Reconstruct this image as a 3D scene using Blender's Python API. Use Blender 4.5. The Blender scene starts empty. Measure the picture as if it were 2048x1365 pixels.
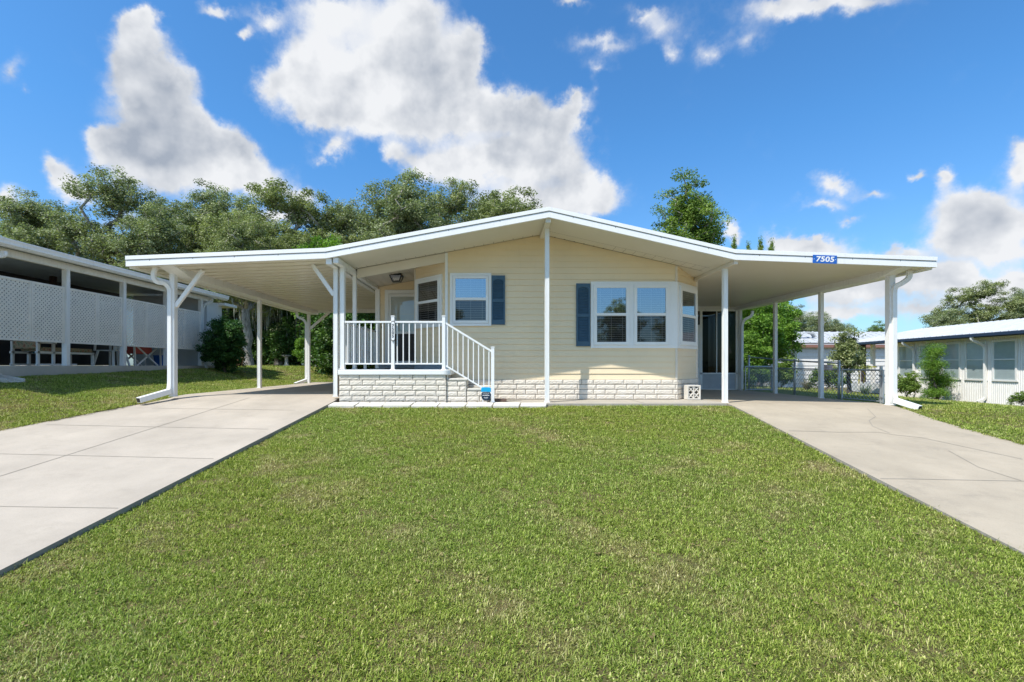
import bpy, math, random
import numpy as np
from mathutils import Vector, Matrix

random.seed(7)
RNG = np.random.default_rng(7)
scene = bpy.context.scene
COL = scene.collection
EYE = 0.72
F = 960.0          # focal length in photo pixels
PX, PY = 985.0, 731.0

def W(px, py, d):
    """photo pixel at depth d -> world point (used to take real sizes off the photo)"""
    return Vector(((px - PX) / F * d, d, EYE + (PY - py) / F * d))
def WX(px, d): return (px - PX) / F * d
def WZ(py, d): return EYE + (PY - py) / F * d
def sm(a, b, x):
    t = np.clip((np.asarray(x, dtype=float) - a) / (b - a), 0, 1)
    return t * t * (3 - 2 * t)

# ------------------------------------------------------------------ materials
MATS = {}
def new_mat(name):
    m = bpy.data.materials.new(name); m.use_nodes = True
    MATS[name] = m
    nt = m.node_tree
    return m, nt, nt.nodes['Principled BSDF'], nt.nodes['Material Output']
def N(nt, t, **kw):
    n = nt.nodes.new(t)
    for k, v in kw.items(): setattr(n, k, v)
    return n
def L(nt, a, b): nt.links.new(a, b)
def mixcol(nt, fac, a, b, blend='MIX'):
    n = nt.nodes.new('ShaderNodeMix'); n.data_type = 'RGBA'; n.blend_type = blend
    for sock, v in ((n.inputs[0], fac), (n.inputs[6], a), (n.inputs[7], b)):
        if hasattr(v, 'is_output') or isinstance(v, bpy.types.NodeSocket): L(nt, v, sock)
        elif isinstance(v, (int, float)): sock.default_value = v
        else: sock.default_value = (*v, 1) if len(v) == 3 else v
    return n.outputs[2]
def noise(nt, vec, scale, detail=4, rough=.55, dist=0.0):
    n = N(nt, 'ShaderNodeTexNoise'); n.inputs['Scale'].default_value = scale
    n.inputs['Detail'].default_value = detail; n.inputs['Roughness'].default_value = rough
    n.inputs['Distortion'].default_value = dist
    if vec is not None: L(nt, vec, n.inputs['Vector'])
    return n.outputs['Fac']
def ramp(nt, fac, *stops):
    n = N(nt, 'ShaderNodeValToRGB'); e = n.color_ramp.elements
    while len(e) < len(stops): e.new(.5)
    for i, (p, c) in enumerate(stops):
        e[i].position = p; e[i].color = (*c, 1) if hasattr(c, '__len__') else (c, c, c, 1)
    L(nt, fac, n.inputs['Fac'])
    return n.outputs['Color']
def objco(nt): return N(nt, 'ShaderNodeTexCoord').outputs['Object']
def stretch(nt, vec, s):
    n = N(nt, 'ShaderNodeMapping'); n.inputs['Scale'].default_value = s
    L(nt, vec, n.inputs['Vector']); return n.outputs['Vector']
def bump(nt, bsdf, h, strength=.3, dist=.01):
    b = N(nt, 'ShaderNodeBump'); b.inputs['Strength'].default_value = strength
    b.inputs['Distance'].default_value = dist
    L(nt, h, b.inputs['Height']); L(nt, b.outputs['Normal'], bsdf.inputs['Normal'])

def paint(name, col, rough=.45, var=.06, scale=3, bmp=0.0, bscale=60, spec=.4, dirt=0.0):
    m, nt, b, o = new_mat(name)
    co = objco(nt)
    c = ramp(nt, noise(nt, co, scale, 5, .6), (.3, tuple(x * (1 - var) for x in col)), (.7, tuple(min(1, x * (1 + var)) for x in col)))
    if dirt:
        c = mixcol(nt, ramp(nt, noise(nt, stretch(nt, co, (6, 6, .8)), 4, 8, .7), (.52, 0.0), (.8, dirt)), c, (.22, .19, .14))
    L(nt, c, b.inputs['Base Color'])
    b.inputs['Roughness'].default_value = rough
    b.inputs['Specular IOR Level'].default_value = spec
    if bmp: bump(nt, b, noise(nt, co, bscale, 4), bmp, .004)
    return m

paint('white_aluminium', (.80, .80, .78), .38, .03, 2, dirt=.25)
paint('white_fascia', (.84, .84, .83), .4, .02, 2, dirt=.12)
paint('fascia_gap', (.22, .23, .25), .6)
paint('pan_soffit', (.70, .655, .56), .42, .03, 1.2, bmp=.15, bscale=140)
paint('pan_ribbed', (.72, .68, .575), .3, .03, 1.2)
paint('rib_seam', (.42, .38, .29), .5)
paint('seam_dark', (.12, .09, .07), .7)
paint('soffit_vinyl', (.70, .63, .53), .5, .03, 3)
paint('white_vinyl', (.80, .80, .79), .4, .02, 3, dirt=.1)
paint('blue_shutter', (.05, .108, .165), .5, .08, 8)
paint('lantern_black', (.015, .015, .016), .35)
paint('neighbor_white', (.80, .775, .735), .5, .04, 2, dirt=.3)
paint('lattice_white', (.82, .76, .67), .55, .05, 3, dirt=.3)
paint('wall_grey_siding', (.62, .63, .63), .55, .05, 2)
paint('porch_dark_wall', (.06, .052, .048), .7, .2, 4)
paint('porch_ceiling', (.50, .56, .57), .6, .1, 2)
paint('brown_post', (.05, .03, .02), .7)
paint('navy_trim', (.025, .045, .085), .45)
paint('brown_trim', (.30, .15, .11), .6)
paint('grey_metal', (.42, .44, .46), .35, .08, 6)
paint('step_blue', (.25, .30, .34), .7, .08, 6)
paint('mat_dark', (.07, .08, .09), .9, .2, 30)
paint('plastic_white', (.75, .75, .74), .35)
paint('red_cloth', (.50, .10, .08), .8, .12, 8)
paint('teal_cloth', (.05, .22, .24), .8)
paint('sign_blue', (.02, .12, .46), .35)
paint('sign_cyan', (.01, .36, .66), .35)
paint('sign_navy', (.012, .03, .06), .3)
paint('sign_white', (.82, .82, .82), .4)
paint('plaque_black', (.02, .02, .02), .4)
paint('brick_brown', (.14, .09, .07), .85, .25, 30, bmp=.5)
paint('stone_pale', (.55, .52, .46), .8, .12, 20, bmp=.4, bscale=90)
paint('paver', (.66, .62, .55), .85, .1, 9, bmp=.4, bscale=80, dirt=.3)
paint('fence_blue', (.42, .50, .56), .7, .1, 5)
paint('yellow_paint', (.62, .52, .03), .5)
paint('pink_sign', (.72, .55, .58), .6)
paint('moss', (.24, .25, .19), .9, .2, 6)
paint('stump_wood', (.30, .16, .09), .9, .35, 14, bmp=.6, bscale=30)

def concrete(name, col, spots):
    m, nt, b, o = new_mat(name)
    co = objco(nt)
    c = ramp(nt, noise(nt, co, 1.1, 6, .62), (.28, tuple(x * .82 for x in col)), (.72, tuple(x * 1.1 for x in col)))
    c = mixcol(nt, ramp(nt, noise(nt, co, 90, 3, .6), (.45, 0.0), (.75, .28)), c, tuple(x * .62 for x in col))
    c = mixcol(nt, ramp(nt, noise(nt, stretch(nt, co, (1, 1.6, 1)), 2.3, 8, .72), (.55, 0.0), (.78, spots)), c, (.24, .21, .17))
    c = mixcol(nt, ramp(nt, noise(nt, co, 330, 2, .5), (.62, 0.0), (.72, .35)), c, tuple(min(1, x * 1.25) for x in col))
    L(nt, c, b.inputs['Base Color']); b.inputs['Roughness'].default_value = .85
    b.inputs['Specular IOR Level'].default_value = .2
    bump(nt, b, noise(nt, co, 160, 4, .7), .35, .004)
    return m
concrete('drive_pale', (.45, .392, .322), .34)
concrete('drive_tan', (.42, .358, .272), .6)
concrete('slab_old', (.42, .38, .32), .55)
concrete('slab_edge', (.34, .31, .27), .6)
concrete('joint', (.32, .285, .235), .4)
concrete('neighbor_slab', (.50, .47, .41), .5)

def siding_mat(name, col):
    m, nt, b, o = new_mat(name)
    co = objco(nt)
    c = ramp(nt, noise(nt, co, 1.4, 4, .6), (.3, tuple(x * .965 for x in col)), (.7, tuple(min(1, x * 1.03) for x in col)))
    c = mixcol(nt, ramp(nt, noise(nt, stretch(nt, co, (3, 3, .5)), 3, 6, .7), (.55, 0.0), (.8, .12)), c, (.35, .28, .18))
    L(nt, c, b.inputs['Base Color']); b.inputs['Roughness'].default_value = .48
    b.inputs['Specular IOR Level'].default_value = .35
    bump(nt, b, noise(nt, stretch(nt, co, (6, 6, 90)), 3, 4, .6), .12, .003)
siding_mat('cream_siding', (.82, .672, .455))

def brick_mat():
    m, nt, b, o = new_mat('brick_cream')
    co = objco(nt)
    c = ramp(nt, noise(nt, co, 7, 6, .65), (.3, (.68, .61, .51)), (.7, (.80, .73, .63)))
    c = mixcol(nt, ramp(nt, noise(nt, co, 34, 5, .7), (.5, 0.0), (.78, .28)), c, (.46, .37, .29))
    L(nt, c, b.inputs['Base Color']); b.inputs['Roughness'].default_value = .85
    bump(nt, b, noise(nt, stretch(nt, co, (1, 1, 1.5)), 42, 6, .62), .7, .010)
brick_mat()
paint('mortar', (.22, .18, .14), .95, .2, 20)

def glass(name, fac, rcol=(.9, .95, 1), tcol=(.55, .6, .6), wobble=.25):
    m, nt, b, o = new_mat(name)
    nt.nodes.remove(b)
    g = N(nt, 'ShaderNodeBsdfGlossy'); g.inputs['Roughness'].default_value = 0.015
    g.inputs['Color'].default_value = (*rcol, 1)
    t = N(nt, 'ShaderNodeBsdfTransparent'); t.inputs['Color'].default_value = (*tcol, 1)
    bm = N(nt, 'ShaderNodeBump'); bm.inputs['Strength'].default_value = wobble; bm.inputs['Distance'].default_value = .004
    L(nt, noise(nt, objco(nt), 1.6, 2), bm.inputs['Height']); L(nt, bm.outputs['Normal'], g.inputs['Normal'])
    mx = N(nt, 'ShaderNodeMixShader'); mx.inputs[0].default_value = fac
    L(nt, t.outputs[0], mx.inputs[1]); L(nt, g.outputs[0], mx.inputs[2]); L(nt, mx.outputs[0], o.inputs['Surface'])
    return m
glass('window_glass', .37)
glass('lower_glass', .085, tcol=(.75, .75, .73))
glass('dim_glass', .22, tcol=(.6, .6, .58))
glass('pale_glass', .08, tcol=(.85, .87, .87))
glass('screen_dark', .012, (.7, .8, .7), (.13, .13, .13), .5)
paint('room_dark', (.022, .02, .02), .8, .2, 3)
paint('blind_grey', (.34, .33, .33), .6)
paint('blind_pale', (.50, .56, .56), .7, .06, 5)
paint('door_white', (.62, .62, .58), .5)
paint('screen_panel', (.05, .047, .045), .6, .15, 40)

def steel():
    m, nt, b, o = new_mat('galvanised')
    b.inputs['Base Color'].default_value = (.46, .49, .50, 1); b.inputs['Metallic'].default_value = .7
    b.inputs['Roughness'].default_value = .45
steel()

def metal_roof(name, col):
    m, nt, b, o = new_mat(name)
    co = objco(nt)
    c = ramp(nt, noise(nt, co, 2.5, 6, .65), (.3, tuple(x * .85 for x in col)), (.7, tuple(min(1, x * 1.1) for x in col)))
    c = mixcol(nt, ramp(nt, noise(nt, co, 9, 7, .7), (.55, 0.0), (.8, .35)), c, (.2, .2, .2))
    L(nt, c, b.inputs['Base Color']); b.inputs['Roughness'].default_value = .5
metal_roof('metal_roof_white', (.50, .51, .52))

def bark(name, a, c2):
    m, nt, b, o = new_mat(name)
    co = objco(nt)
    v = stretch(nt, co, (1, 1, .3))
    c = ramp(nt, noise(nt, v, 9, 6, .7), (.35, a), (.65, c2))
    c = mixcol(nt, ramp(nt, noise(nt, co, 2.2, 4, .6), (.5, 0.0), (.7, .5)), c, (.36, .35, .31))
    L(nt, c, b.inputs['Base Color']); b.inputs['Roughness'].default_value = .95
    bump(nt, b, noise(nt, v, 16, 6, .7), 1.0, .03)
bark('bark_grey', (.16, .14, .12), (.50, .45, .40))
bark('bark_dark', (.04, .032, .026), (.13, .105, .085))

def leaf(name, dark, mid, light, trans=.3, rough=.5):
    m, nt, b, o = new_mat(name)
    at = N(nt, 'ShaderNodeAttribute', attribute_name='var')
    c = ramp(nt, at.outputs['Fac'], (.05, dark), (.5, mid), (.95, light))
    L(nt, c, b.inputs['Base Color']); b.inputs['Roughness'].default_value = rough
    b.inputs['Specular IOR Level'].default_value = .25
    t = N(nt, 'ShaderNodeBsdfTranslucent')
    L(nt, mixcol(nt, 1.0, c, (1.0, 1.15, .55), 'MULTIPLY'), t.inputs['Color'])
    mx = N(nt, 'ShaderNodeMixShader'); mx.inputs[0].default_value = trans
    L(nt, b.outputs[0], mx.inputs[1]); L(nt, t.outputs[0], mx.inputs[2]); L(nt, mx.outputs[0], o.inputs['Surface'])
leaf('leaf_oak', (.095, .12, .055), (.25, .295, .14), (.47, .50, .31))
leaf('leaf_oak_warm', (.09, .115, .042), (.25, .29, .115), (.46, .49, .25))
leaf('leaf_bright', (.06, .13, .018), (.15, .28, .035), (.3, .45, .08), .38)
leaf('leaf_mid', (.07, .12, .022), (.17, .26, .05), (.32, .42, .11), .36)
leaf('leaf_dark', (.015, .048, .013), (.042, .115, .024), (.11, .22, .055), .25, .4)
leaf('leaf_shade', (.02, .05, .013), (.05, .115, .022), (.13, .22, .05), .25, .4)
leaf('leaf_grey', (.10, .13, .09), (.2, .25, .17), (.34, .4, .28), .2)
leaf('leaf_straw', (.16, .13, .07), (.30, .26, .15), (.44, .4, .24), .2)
leaf('leaf_yellow', (.2, .16, .01), (.45, .38, .03), (.65, .58, .06), .3)

def ground_mat():
    m, nt, b, o = new_mat('soil')
    co = objco(nt)
    c = ramp(nt, noise(nt, co, 1.3, 7, .65), (.32, (.12, .12, .028)), (.52, (.16, .13, .04)), (.72, (.26, .185, .09)))
    c = mixcol(nt, ramp(nt, noise(nt, co, 38, 5, .7), (.4, 0.0), (.7, .65)), c, (.055, .045, .016))
    L(nt, c, b.inputs['Base Color']); b.inputs['Roughness'].default_value = .95
    bump(nt, b, noise(nt, co, 45, 6, .7), 1.0, .03)
ground_mat()

def grass_mat():
    m, nt, b, o = new_mat('grass_blade')
    var = N(nt, 'ShaderNodeAttribute', attribute_name='var')
    dry = N(nt, 'ShaderNodeAttribute', attribute_name='dry'); dry.attribute_type = 'INSTANCER'
    hue = N(nt, 'ShaderNodeAttribute', attribute_name='hue'); hue.attribute_type = 'INSTANCER'
    g = ramp(nt, var.outputs['Fac'], (.0, (.075, .125, .017)), (.5, (.27, .385, .065)), (.85, (.43, .55, .13)), (1.0, (.78, .73, .40)))
    g2 = mixcol(nt, hue.outputs['Fac'], g, mixcol(nt, 1.0, g, (1.1, .98, .84), 'MULTIPLY'))
    d = ramp(nt, var.outputs['Fac'], (.0, (.22, .17, .07)), (.5, (.50, .42, .18)), (1.0, (.85, .74, .46)))
    c = mixcol(nt, dry.outputs['Fac'], g2, d)
    L(nt, c, b.inputs['Base Color']); b.inputs['Roughness'].default_value = .5
    b.inputs['Specular IOR Level'].default_value = .2
    t = N(nt, 'ShaderNodeBsdfTranslucent'); L(nt, mixcol(nt, 1.0, c, (1.0, 1.1, .6), 'MULTIPLY'), t.inputs['Color'])
    mx = N(nt, 'ShaderNodeMixShader'); mx.inputs[0].default_value = .3
    L(nt, b.outputs[0], mx.inputs[1]); L(nt, t.outputs[0], mx.inputs[2]); L(nt, mx.outputs[0], o.inputs['Surface'])
grass_mat()
M = MATS

# ------------------------------------------------------------------ object helpers
ORG = {}
def setp(o, label=None, cat=None, group=None, kind=None):
    if label: o['label'] = label
    if cat: o['category'] = cat
    if group: o['group'] = group
    if kind: o['kind'] = kind
    return o
def thing(name, label, cat, loc=(0, 0, 0), group=None):
    o = bpy.data.objects.new(name, None); COL.objects.link(o)
    o.empty_display_size = .2
    o.location = loc; ORG[o.name] = Vector(loc)
    return setp(o, label, cat, group)

class MB:
    def __init__(s): s.v = []; s.f = []; s.m = []
    def add(s, vs, fs, mi=0):
        b = len(s.v); s.v += [tuple(v) for v in vs]
        s.f += [tuple(b + i for i in f) for f in fs]; s.m += [mi] * len(fs); return s
    def box(s, x0, x1, y0, y1, z0, z1, mi=0):
        return s.add([(x0, y0, z0), (x1, y0, z0), (x1, y1, z0), (x0, y1, z0), (x0, y0, z1), (x1, y0, z1), (x1, y1, z1), (x0, y1, z1)],
                     [(0, 3, 2, 1), (4, 5, 6, 7), (0, 1, 5, 4), (1, 2, 6, 5), (2, 3, 7, 6), (3, 0, 4, 7)], mi)
    def frame(s, o, u, n, a0, a1, b0, b1, z0, z1, mi=0):
        """box on a wall: o origin, u along the wall, n outward normal (both horizontal unit vectors)"""
        u = Vector(u); n = Vector(n); o = Vector(o)
        vs = [o + u * a + n * b + Vector((0, 0, z)) for z in (z0, z1) for a, b in ((a0, b0), (a1, b0), (a1, b1), (a0, b1))]
        return s.add(vs, [(0, 3, 2, 1), (4, 5, 6, 7), (0, 1, 5, 4), (1, 2, 6, 5), (2, 3, 7, 6), (3, 0, 4, 7)], mi)
    def bar(s, p, q, w, h=None, up=(0, 0, 1), mi=0):
        p = Vector(p); q = Vector(q); h = h or w
        t = (q - p).normalized(); up = Vector(up)
        if abs(t.dot(up)) > .98: up = Vector((0, 1, 0))
        a = t.cross(up).normalized(); b = a.cross(t).normalized()
        vs = [c + a * i * w / 2 + b * j * h / 2 for c in (p, q) for i, j in ((-1, -1), (1, -1), (1, 1), (-1, 1))]
        return s.add(vs, [(0, 3, 2, 1), (4, 5, 6, 7), (0, 1, 5, 4), (1, 2, 6, 5), (2, 3, 7, 6), (3, 0, 4, 7)], mi)
    def sweep(s, path, w, h=None, n=4, mi=0, ref=(0, 1, 0), radii=None, cap=True):
        """tube along a path: n=4 rectangular w x h, else round with radius w"""
        P = [Vector(p) for p in path]; h = h or w
        rings = []
        ref = Vector(ref)
        for i, p in enumerate(P):
            t = ((P[min(i + 1, len(P) - 1)] - P[max(i - 1, 0)])).normalized()
            r = ref
            if abs(t.dot(r)) > .97: r = Vector((1, 0, 0))
            a = t.cross(r).normalized(); b = a.cross(t).normalized()
            k = radii[i] if radii is not None else 1
            if n == 4: ring = [p + a * i2 * w / 2 * k + b * j2 * h / 2 * k for i2, j2 in ((-1, -1), (1, -1), (1, 1), (-1, 1))]
            else: ring = [p + (a * math.cos(2 * math.pi * j / n) + b * math.sin(2 * math.pi * j / n)) * w * k for j in range(n)]
            rings.append(ring)
        vs = [v for r in rings for v in r]; fs = []
        for i in range(len(P) - 1):
            for j in range(n):
                fs.append((i * n + j, i * n + (j + 1) % n, (i + 1) * n + (j + 1) % n, (i + 1) * n + j))
        if cap: fs.append(tuple(range(n))[::-1]); fs.append(tuple((len(P) - 1) * n + j for j in range(n)))
        return s.add(vs, fs, mi)
    def lathe(s, c, prof, n=20, mi=0):
        c = Vector(c); vs = []; fs = []
        for r, z in prof:
            for j in range(n):
                a = 2 * math.pi * j / n; vs.append(c + Vector((r * math.cos(a), r * math.sin(a), z)))
        for i in range(len(prof) - 1):
            for j in range(n):
                fs.append((i * n + j, i * n + (j + 1) % n, (i + 1) * n + (j + 1) % n, (i + 1) * n + j))
        fs.append(tuple(range(n))[::-1]); fs.append(tuple((len(prof) - 1) * n + j for j in range(n)))
        return s.add(vs, fs, mi)
    def prism(s, poly, y0, y1, mi=0):
        """polygon in (x,z) extruded along y"""
        n = len(poly)
        vs = [(x, y0, z) for x, z in poly] + [(x, y1, z) for x, z in poly]
        fs = [tuple(range(n)), tuple(range(2 * n - 1, n - 1, -1))] + [(i, i + n, (i + 1) % n + n, (i + 1) % n) for i in range(n)]
        return s.add(vs, fs, mi)
    def build(s, name, mats, parent=None, bevel=0, smooth=False):
        me = bpy.data.meshes.new(name)
        off = ORG.get(parent.name, Vector((0, 0, 0))) if parent else Vector((0, 0, 0))
        me.from_pydata([(v[0] - off[0], v[1] - off[1], v[2] - off[2]) for v in s.v], [], s.f)
        if not isinstance(mats, (list, tuple)): mats = [mats]
        for m in mats: me.materials.append(M[m] if isinstance(m, str) else m)
        if len(mats) > 1: me.polygons.foreach_set('material_index', s.m)
        if smooth: me.polygons.foreach_set('use_smooth', [True] * len(me.polygons))
        import bmesh
        bm = bmesh.new(); bm.from_mesh(me)
        bmesh.ops.recalc_face_normals(bm, faces=bm.faces)
        bm.to_mesh(me); bm.free()
        me.update()
        o = bpy.data.objects.new(name, me); COL.objects.link(o)
        if parent: o.parent = parent
        ORG[o.name] = off
        if bevel:
            b = o.modifiers.new('Bevel', 'BEVEL'); b.width = bevel; b.segments = 2; b.limit_method = 'ANGLE'
            b.harden_normals = False
        return o

def mesh_np(name, verts, quads, mat, var=None, tris=False):
    me = bpy.data.meshes.new(name)
    nv = len(verts); nq = len(quads); k = quads.shape[1]
    me.vertices.add(nv); me.vertices.foreach_set('co', verts.astype(np.float32).ravel())
    me.loops.add(nq * k); me.loops.foreach_set('vertex_index', quads.astype(np.int32).ravel())
    me.polygons.add(nq)
    me.polygons.foreach_set('loop_start', np.arange(0, nq * k, k, dtype=np.int32))
    me.polygons.foreach_set('loop_total', np.full(nq, k, dtype=np.int32))
    me.update(calc_edges=True)
    if var is not None:
        a = me.attributes.new('var', 'FLOAT', 'POINT'); a.data.foreach_set('value', var.astype(np.float32))
    me.materials.append(M[mat]); me.validate()
    return me
def link(name, me, parent=None):
    o = bpy.data.objects.new(name, me); COL.objects.link(o)
    if parent: o.parent = parent
    ORG[o.name] = ORG.get(parent.name, Vector((0, 0, 0))) if parent else Vector((0, 0, 0))
    return o
def text(name, body, size, loc, rot, mat, parent, bold=.0, extr=.002, spacing=1.0, line=1.0, shear=0, sx=1.0):
    cu = bpy.data.curves.new(name, 'FONT'); cu.body = body; cu.size = size
    cu.align_x = 'CENTER'; cu.align_y = 'CENTER'; cu.offset = bold; cu.extrude = extr
    cu.space_character = spacing; cu.space_line = line; cu.shear = shear
    cu.materials.append(M[mat])
    tmp = bpy.data.objects.new(name + '_curve', cu)
    me = bpy.data.meshes.new_from_object(tmp); bpy.data.objects.remove(tmp)
    o = bpy.data.objects.new(name, me); COL.objects.link(o)
    o.parent = parent; o.location = Vector(loc) - ORG[parent.name]; o.rotation_euler = rot; o.scale = (sx, 1, 1)
    return o

# ------------------------------------------------------------------ terrain
def xl_left(y):      # outer edge of the left driveway
    y = np.asarray(y, dtype=float)
    return -6.42 - .42 * np.clip(9.4 - y, 0, 3.2) - .28 * np.clip(6.2 - y, 0, 20)
def z_dl(y):
    return .11 - .135 * np.clip(9.86 - np.asarray(y, dtype=float), 0, 11.5)
def z_dr(x, y):
    return -.012 - .017 * np.clip(np.asarray(x, dtype=float) - 4.55, 0, 3.5) - .135 * np.clip(9.1 - np.asarray(y, dtype=float), 0, 11.5)
def unproj(px, py, zf):
    """where the ray through a photo pixel meets the surface z = zf(x, y)"""
    a, b = .8, 30.0
    for _ in range(60):
        m = (a + b) / 2
        x = WX(px, m); z = WZ(py, m)
        if z > float(zf(x, m)): a = m
        else: b = m
    return (WX(px, a), a)
pA = unproj(668, 803, lambda x, y: z_dl(y)); pB = unproj(0, 1141, lambda x, y: z_dl(y))
def xr_left(y):
    y = np.asarray(y, dtype=float)
    t = (pA[1] - y) / (pA[1] - pB[1])
    return np.where(y > pA[1], pA[0], pA[0] + t * (pB[0] - pA[0]))
pC = unproj(1465, 811, z_dr); pD = unproj(2048, 1106, z_dr)
def xl_right(y):
    y = np.asarray(y, dtype=float)
    t = (pC[1] - y) / (pC[1] - pD[1])
    return np.where(y > pC[1], pC[0], pC[0] + t * (pD[0] - pC[0]))
pE = [unproj(*p, z_dr) for p in ((1790, 813), (1870, 840), (2048, 890))]
def xr_right(y):
    y = np.asarray(y, dtype=float)
    ys = [-3.0, pE[2][1], pE[1][1], pE[0][1], 10.0, 40]
    xs = [pE[2][0] - .1 * (pE[2][1] + 3), pE[2][0], pE[1][0], pE[0][0], 8.06, 8.06]
    return np.interp(y, ys, xs)

def zg(x, y):
    x = np.asarray(x, dtype=float); y = np.asarray(y, dtype=float)
    base = np.full(np.broadcast(x, y).shape, -.06)
    xs = x - (xl_left(y) + 6.42)
    base = base + (.075 + .07 * sm(9, 10.5, y)) * sm(5.95, 6.4, -xs) + .40 * sm(6.5, 10.3, -xs)
    base = base + .13 * sm(10, 17, y) * sm(8, 10.3, -x)
    base = base - .075 * np.clip(x - 10, 0, 7.3)
    # the right-hand lawn meets the driveway a little below its top
    base = base - (.05 * sm(7.2, 7.9, x) * (x > 6))
    R = sm(16.8, 25, y) * sm(3, -1, -(-x)) if False else sm(16.8, 25, y) * (1 - sm(-2, 3, x))
    base = base * (1 - R) + .66 * R
    base = base - .135 * np.clip(9 - y, 0, 11.0)
    und = .012 * np.sin(x * 1.9 + .6 * np.sin(y * 1.3)) * np.sin(y * 1.6 + x * .4)
    return base + und * (np.abs(y - 9) > .2)

def ground():
    def axis(lo, hi, c0, c1, fine, grow):
        a = list(np.arange(c0, c1, fine)); s = fine
        p = c1
        while p < hi: a.append(p); s *= grow; p += s
        a.append(hi); s = fine; p = c0 - fine
        while p > lo: a.append(p); s *= grow; p -= s
        a.append(lo); return np.unique(np.array(a))
    xs = axis(-400, 400, -16, 20, .16, 1.25); ys = axis(-200, 600, -2, 24, .16, 1.25)
    X, Y = np.meshgrid(xs, ys); Z = zg(X, Y)
    # keep the soil under the concrete
    inl = (X > xl_left(Y) + .02) & (X < xr_left(Y) - .02) & (Y < 17.3) & (Y > -3)
    Z = np.where(inl, np.minimum(Z, z_dl(Y) - .10), Z)
    inr = (X > xl_right(Y) + .02) & (X < xr_right(Y) - .02) & (Y < 15.3) & (Y > -3)
    Z = np.where(inr, np.minimum(Z, z_dr(X, Y) - .08), Z)
    inh = (X > -3.1) & (X < 5) & (Y > 9.15) & (Y < 22); Z = np.where(inh, -.15, Z)
    n, m = Y.shape
    V = np.stack([X, Y, Z], -1).reshape(-1, 3)
    i = np.arange(n * m).reshape(n, m)
    Q = np.stack([i[:-1, :-1], i[:-1, 1:], i[1:, 1:], i[1:, :-1]], -1).reshape(-1, 4)
    me = mesh_np('ground', V, Q, 'soil')
    me.polygons.foreach_set('use_smooth', [True] * len(me.polygons))
    setp(link('ground', me), kind='structure')
ground()

def strip(mb, pts, zf, w, mi):
    """thin joint or crack laid on a slab"""
    for (x0, y0), (x1, y1) in zip(pts[:-1], pts[1:]):
        n = max(1, int(math.hypot(x1 - x0, y1 - y0) / .3))
        for k in range(n):
            a = (x0 + (x1 - x0) * k / n, y0 + (y1 - y0) * k / n); b = (x0 + (x1 - x0) * (k + 1) / n, y0 + (y1 - y0) * (k + 1) / n)
            dx, dy = b[0] - a[0], b[1] - a[1]; l = math.hypot(dx, dy); nx, ny = -dy / l * w / 2, dx / l * w / 2
            q = [(a[0] + nx, a[1] + ny), (b[0] + nx, b[1] + ny), (b[0] - nx, b[1] - ny), (a[0] - nx, a[1] - ny)]
            mb.add([(x, y, float(zf(x, y)) + .003) for x, y in q], [(0, 1, 2, 3)], mi)

def slab(name, ys, xlf, xrf, zf, mats, joints, thick=.22, nx=8):
    mb = MB(); rows = []
    for y in ys:
        a, b = float(xlf(y)), float(xrf(y))
        rows.append([(a + (b - a) * k / nx, y) for k in range(nx + 1)])
    vs = [(x, y, float(zf(x, y))) for r in rows for x, y in r]; w = nx + 1
    mb.add(vs, [(i * w + k, i * w + k + 1, (i + 1) * w + k + 1, (i + 1) * w + k) for i in range(len(rows) - 1) for k in range(nx)], 0)
    for k in (0, nx):
        e = []
        for r in rows:
            x, y = r[k]; e += [(x, y, float(zf(x, y))), (x, y, float(zf(x, y)) - thick)]
        mb.add(e, [(2 * i, 2 * i + 1, 2 * i + 3, 2 * i + 2) for i in range(len(rows) - 1)], 1)
    for r in (rows[0], rows[-1]):
        e = []
        for x, y in r: e += [(x, y, float(zf(x, y))), (x, y, float(zf(x, y)) - thick)]
        mb.add(e, [(2 * i, 2 * i + 1, 2 * i + 3, 2 * i + 2) for i in range(nx)], 1)
    for pts, w_ in joints: strip(mb, pts, zf, w_, 2)
    return setp(mb.build(name, mats), kind='structure')
zl = lambda x, y: z_dl(y)
ys = list(np.arange(-3, 17.31, .29))
J = [([unproj(499, 796, zl), unproj(0, 953, zl), (unproj(0, 953, zl)[0] - 1.2, 1.0)], .014)]
for a, b in (((92, 850), (536, 859)), ((0, 903), (427, 918)), ((0, 1009), (236, 1017)), ((304, 817), (590, 821))):
    P, Q = unproj(*a, zl), unproj(*b, zl)
    J.append(([(P[0] - (1.5 if a[0] == 0 else 0), P[1]), Q], .010))
J.append(([(-6.4, 11.6), (-3.05, 11.6)], .01)); J.append(([(-4.7, 9.7), (-4.7, 17.2)], .01))
slab('driveway', ys, xl_left, lambda y: xr_left(y), zl, ['drive_pale', 'slab_edge', 'joint'], J)
J = [([unproj(*p, z_dr) for p in ((1577, 862), (1672, 865), (1757, 865), (1786, 870), (1843, 876), (2045, 919))], .012),
     ([unproj(*p, z_dr) for p in ((1761, 958), (1890, 960), (2100, 964))], .013),
     ([unproj(*p, z_dr) for p in ((1735, 818), (1751, 834), (1738, 842), (1745, 853), (1780, 867))], .013),
     ([unproj(*p, z_dr) for p in ((1897, 902), (1957, 935), (2042, 962))], .012)]
slab('driveway', list(np.arange(-3, 15.4, .29)), xl_right, lambda y: xr_right(y), z_dr, ['drive_tan', 'slab_edge', 'joint'], J)
mb = MB().box(-1.0, pC[0] - .006, 9.16, 10.35, -.25, -.006)
strip(mb, [(1.2, 9.17), (1.2, 10.2)], lambda x, y: -.006, .012, 1); strip(mb, [(2.9, 9.17), (2.9, 10.2)], lambda x, y: -.006, .012, 1)
setp(mb.build('walkway', ['slab_old', 'joint'], bevel=.006), kind='structure')
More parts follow.
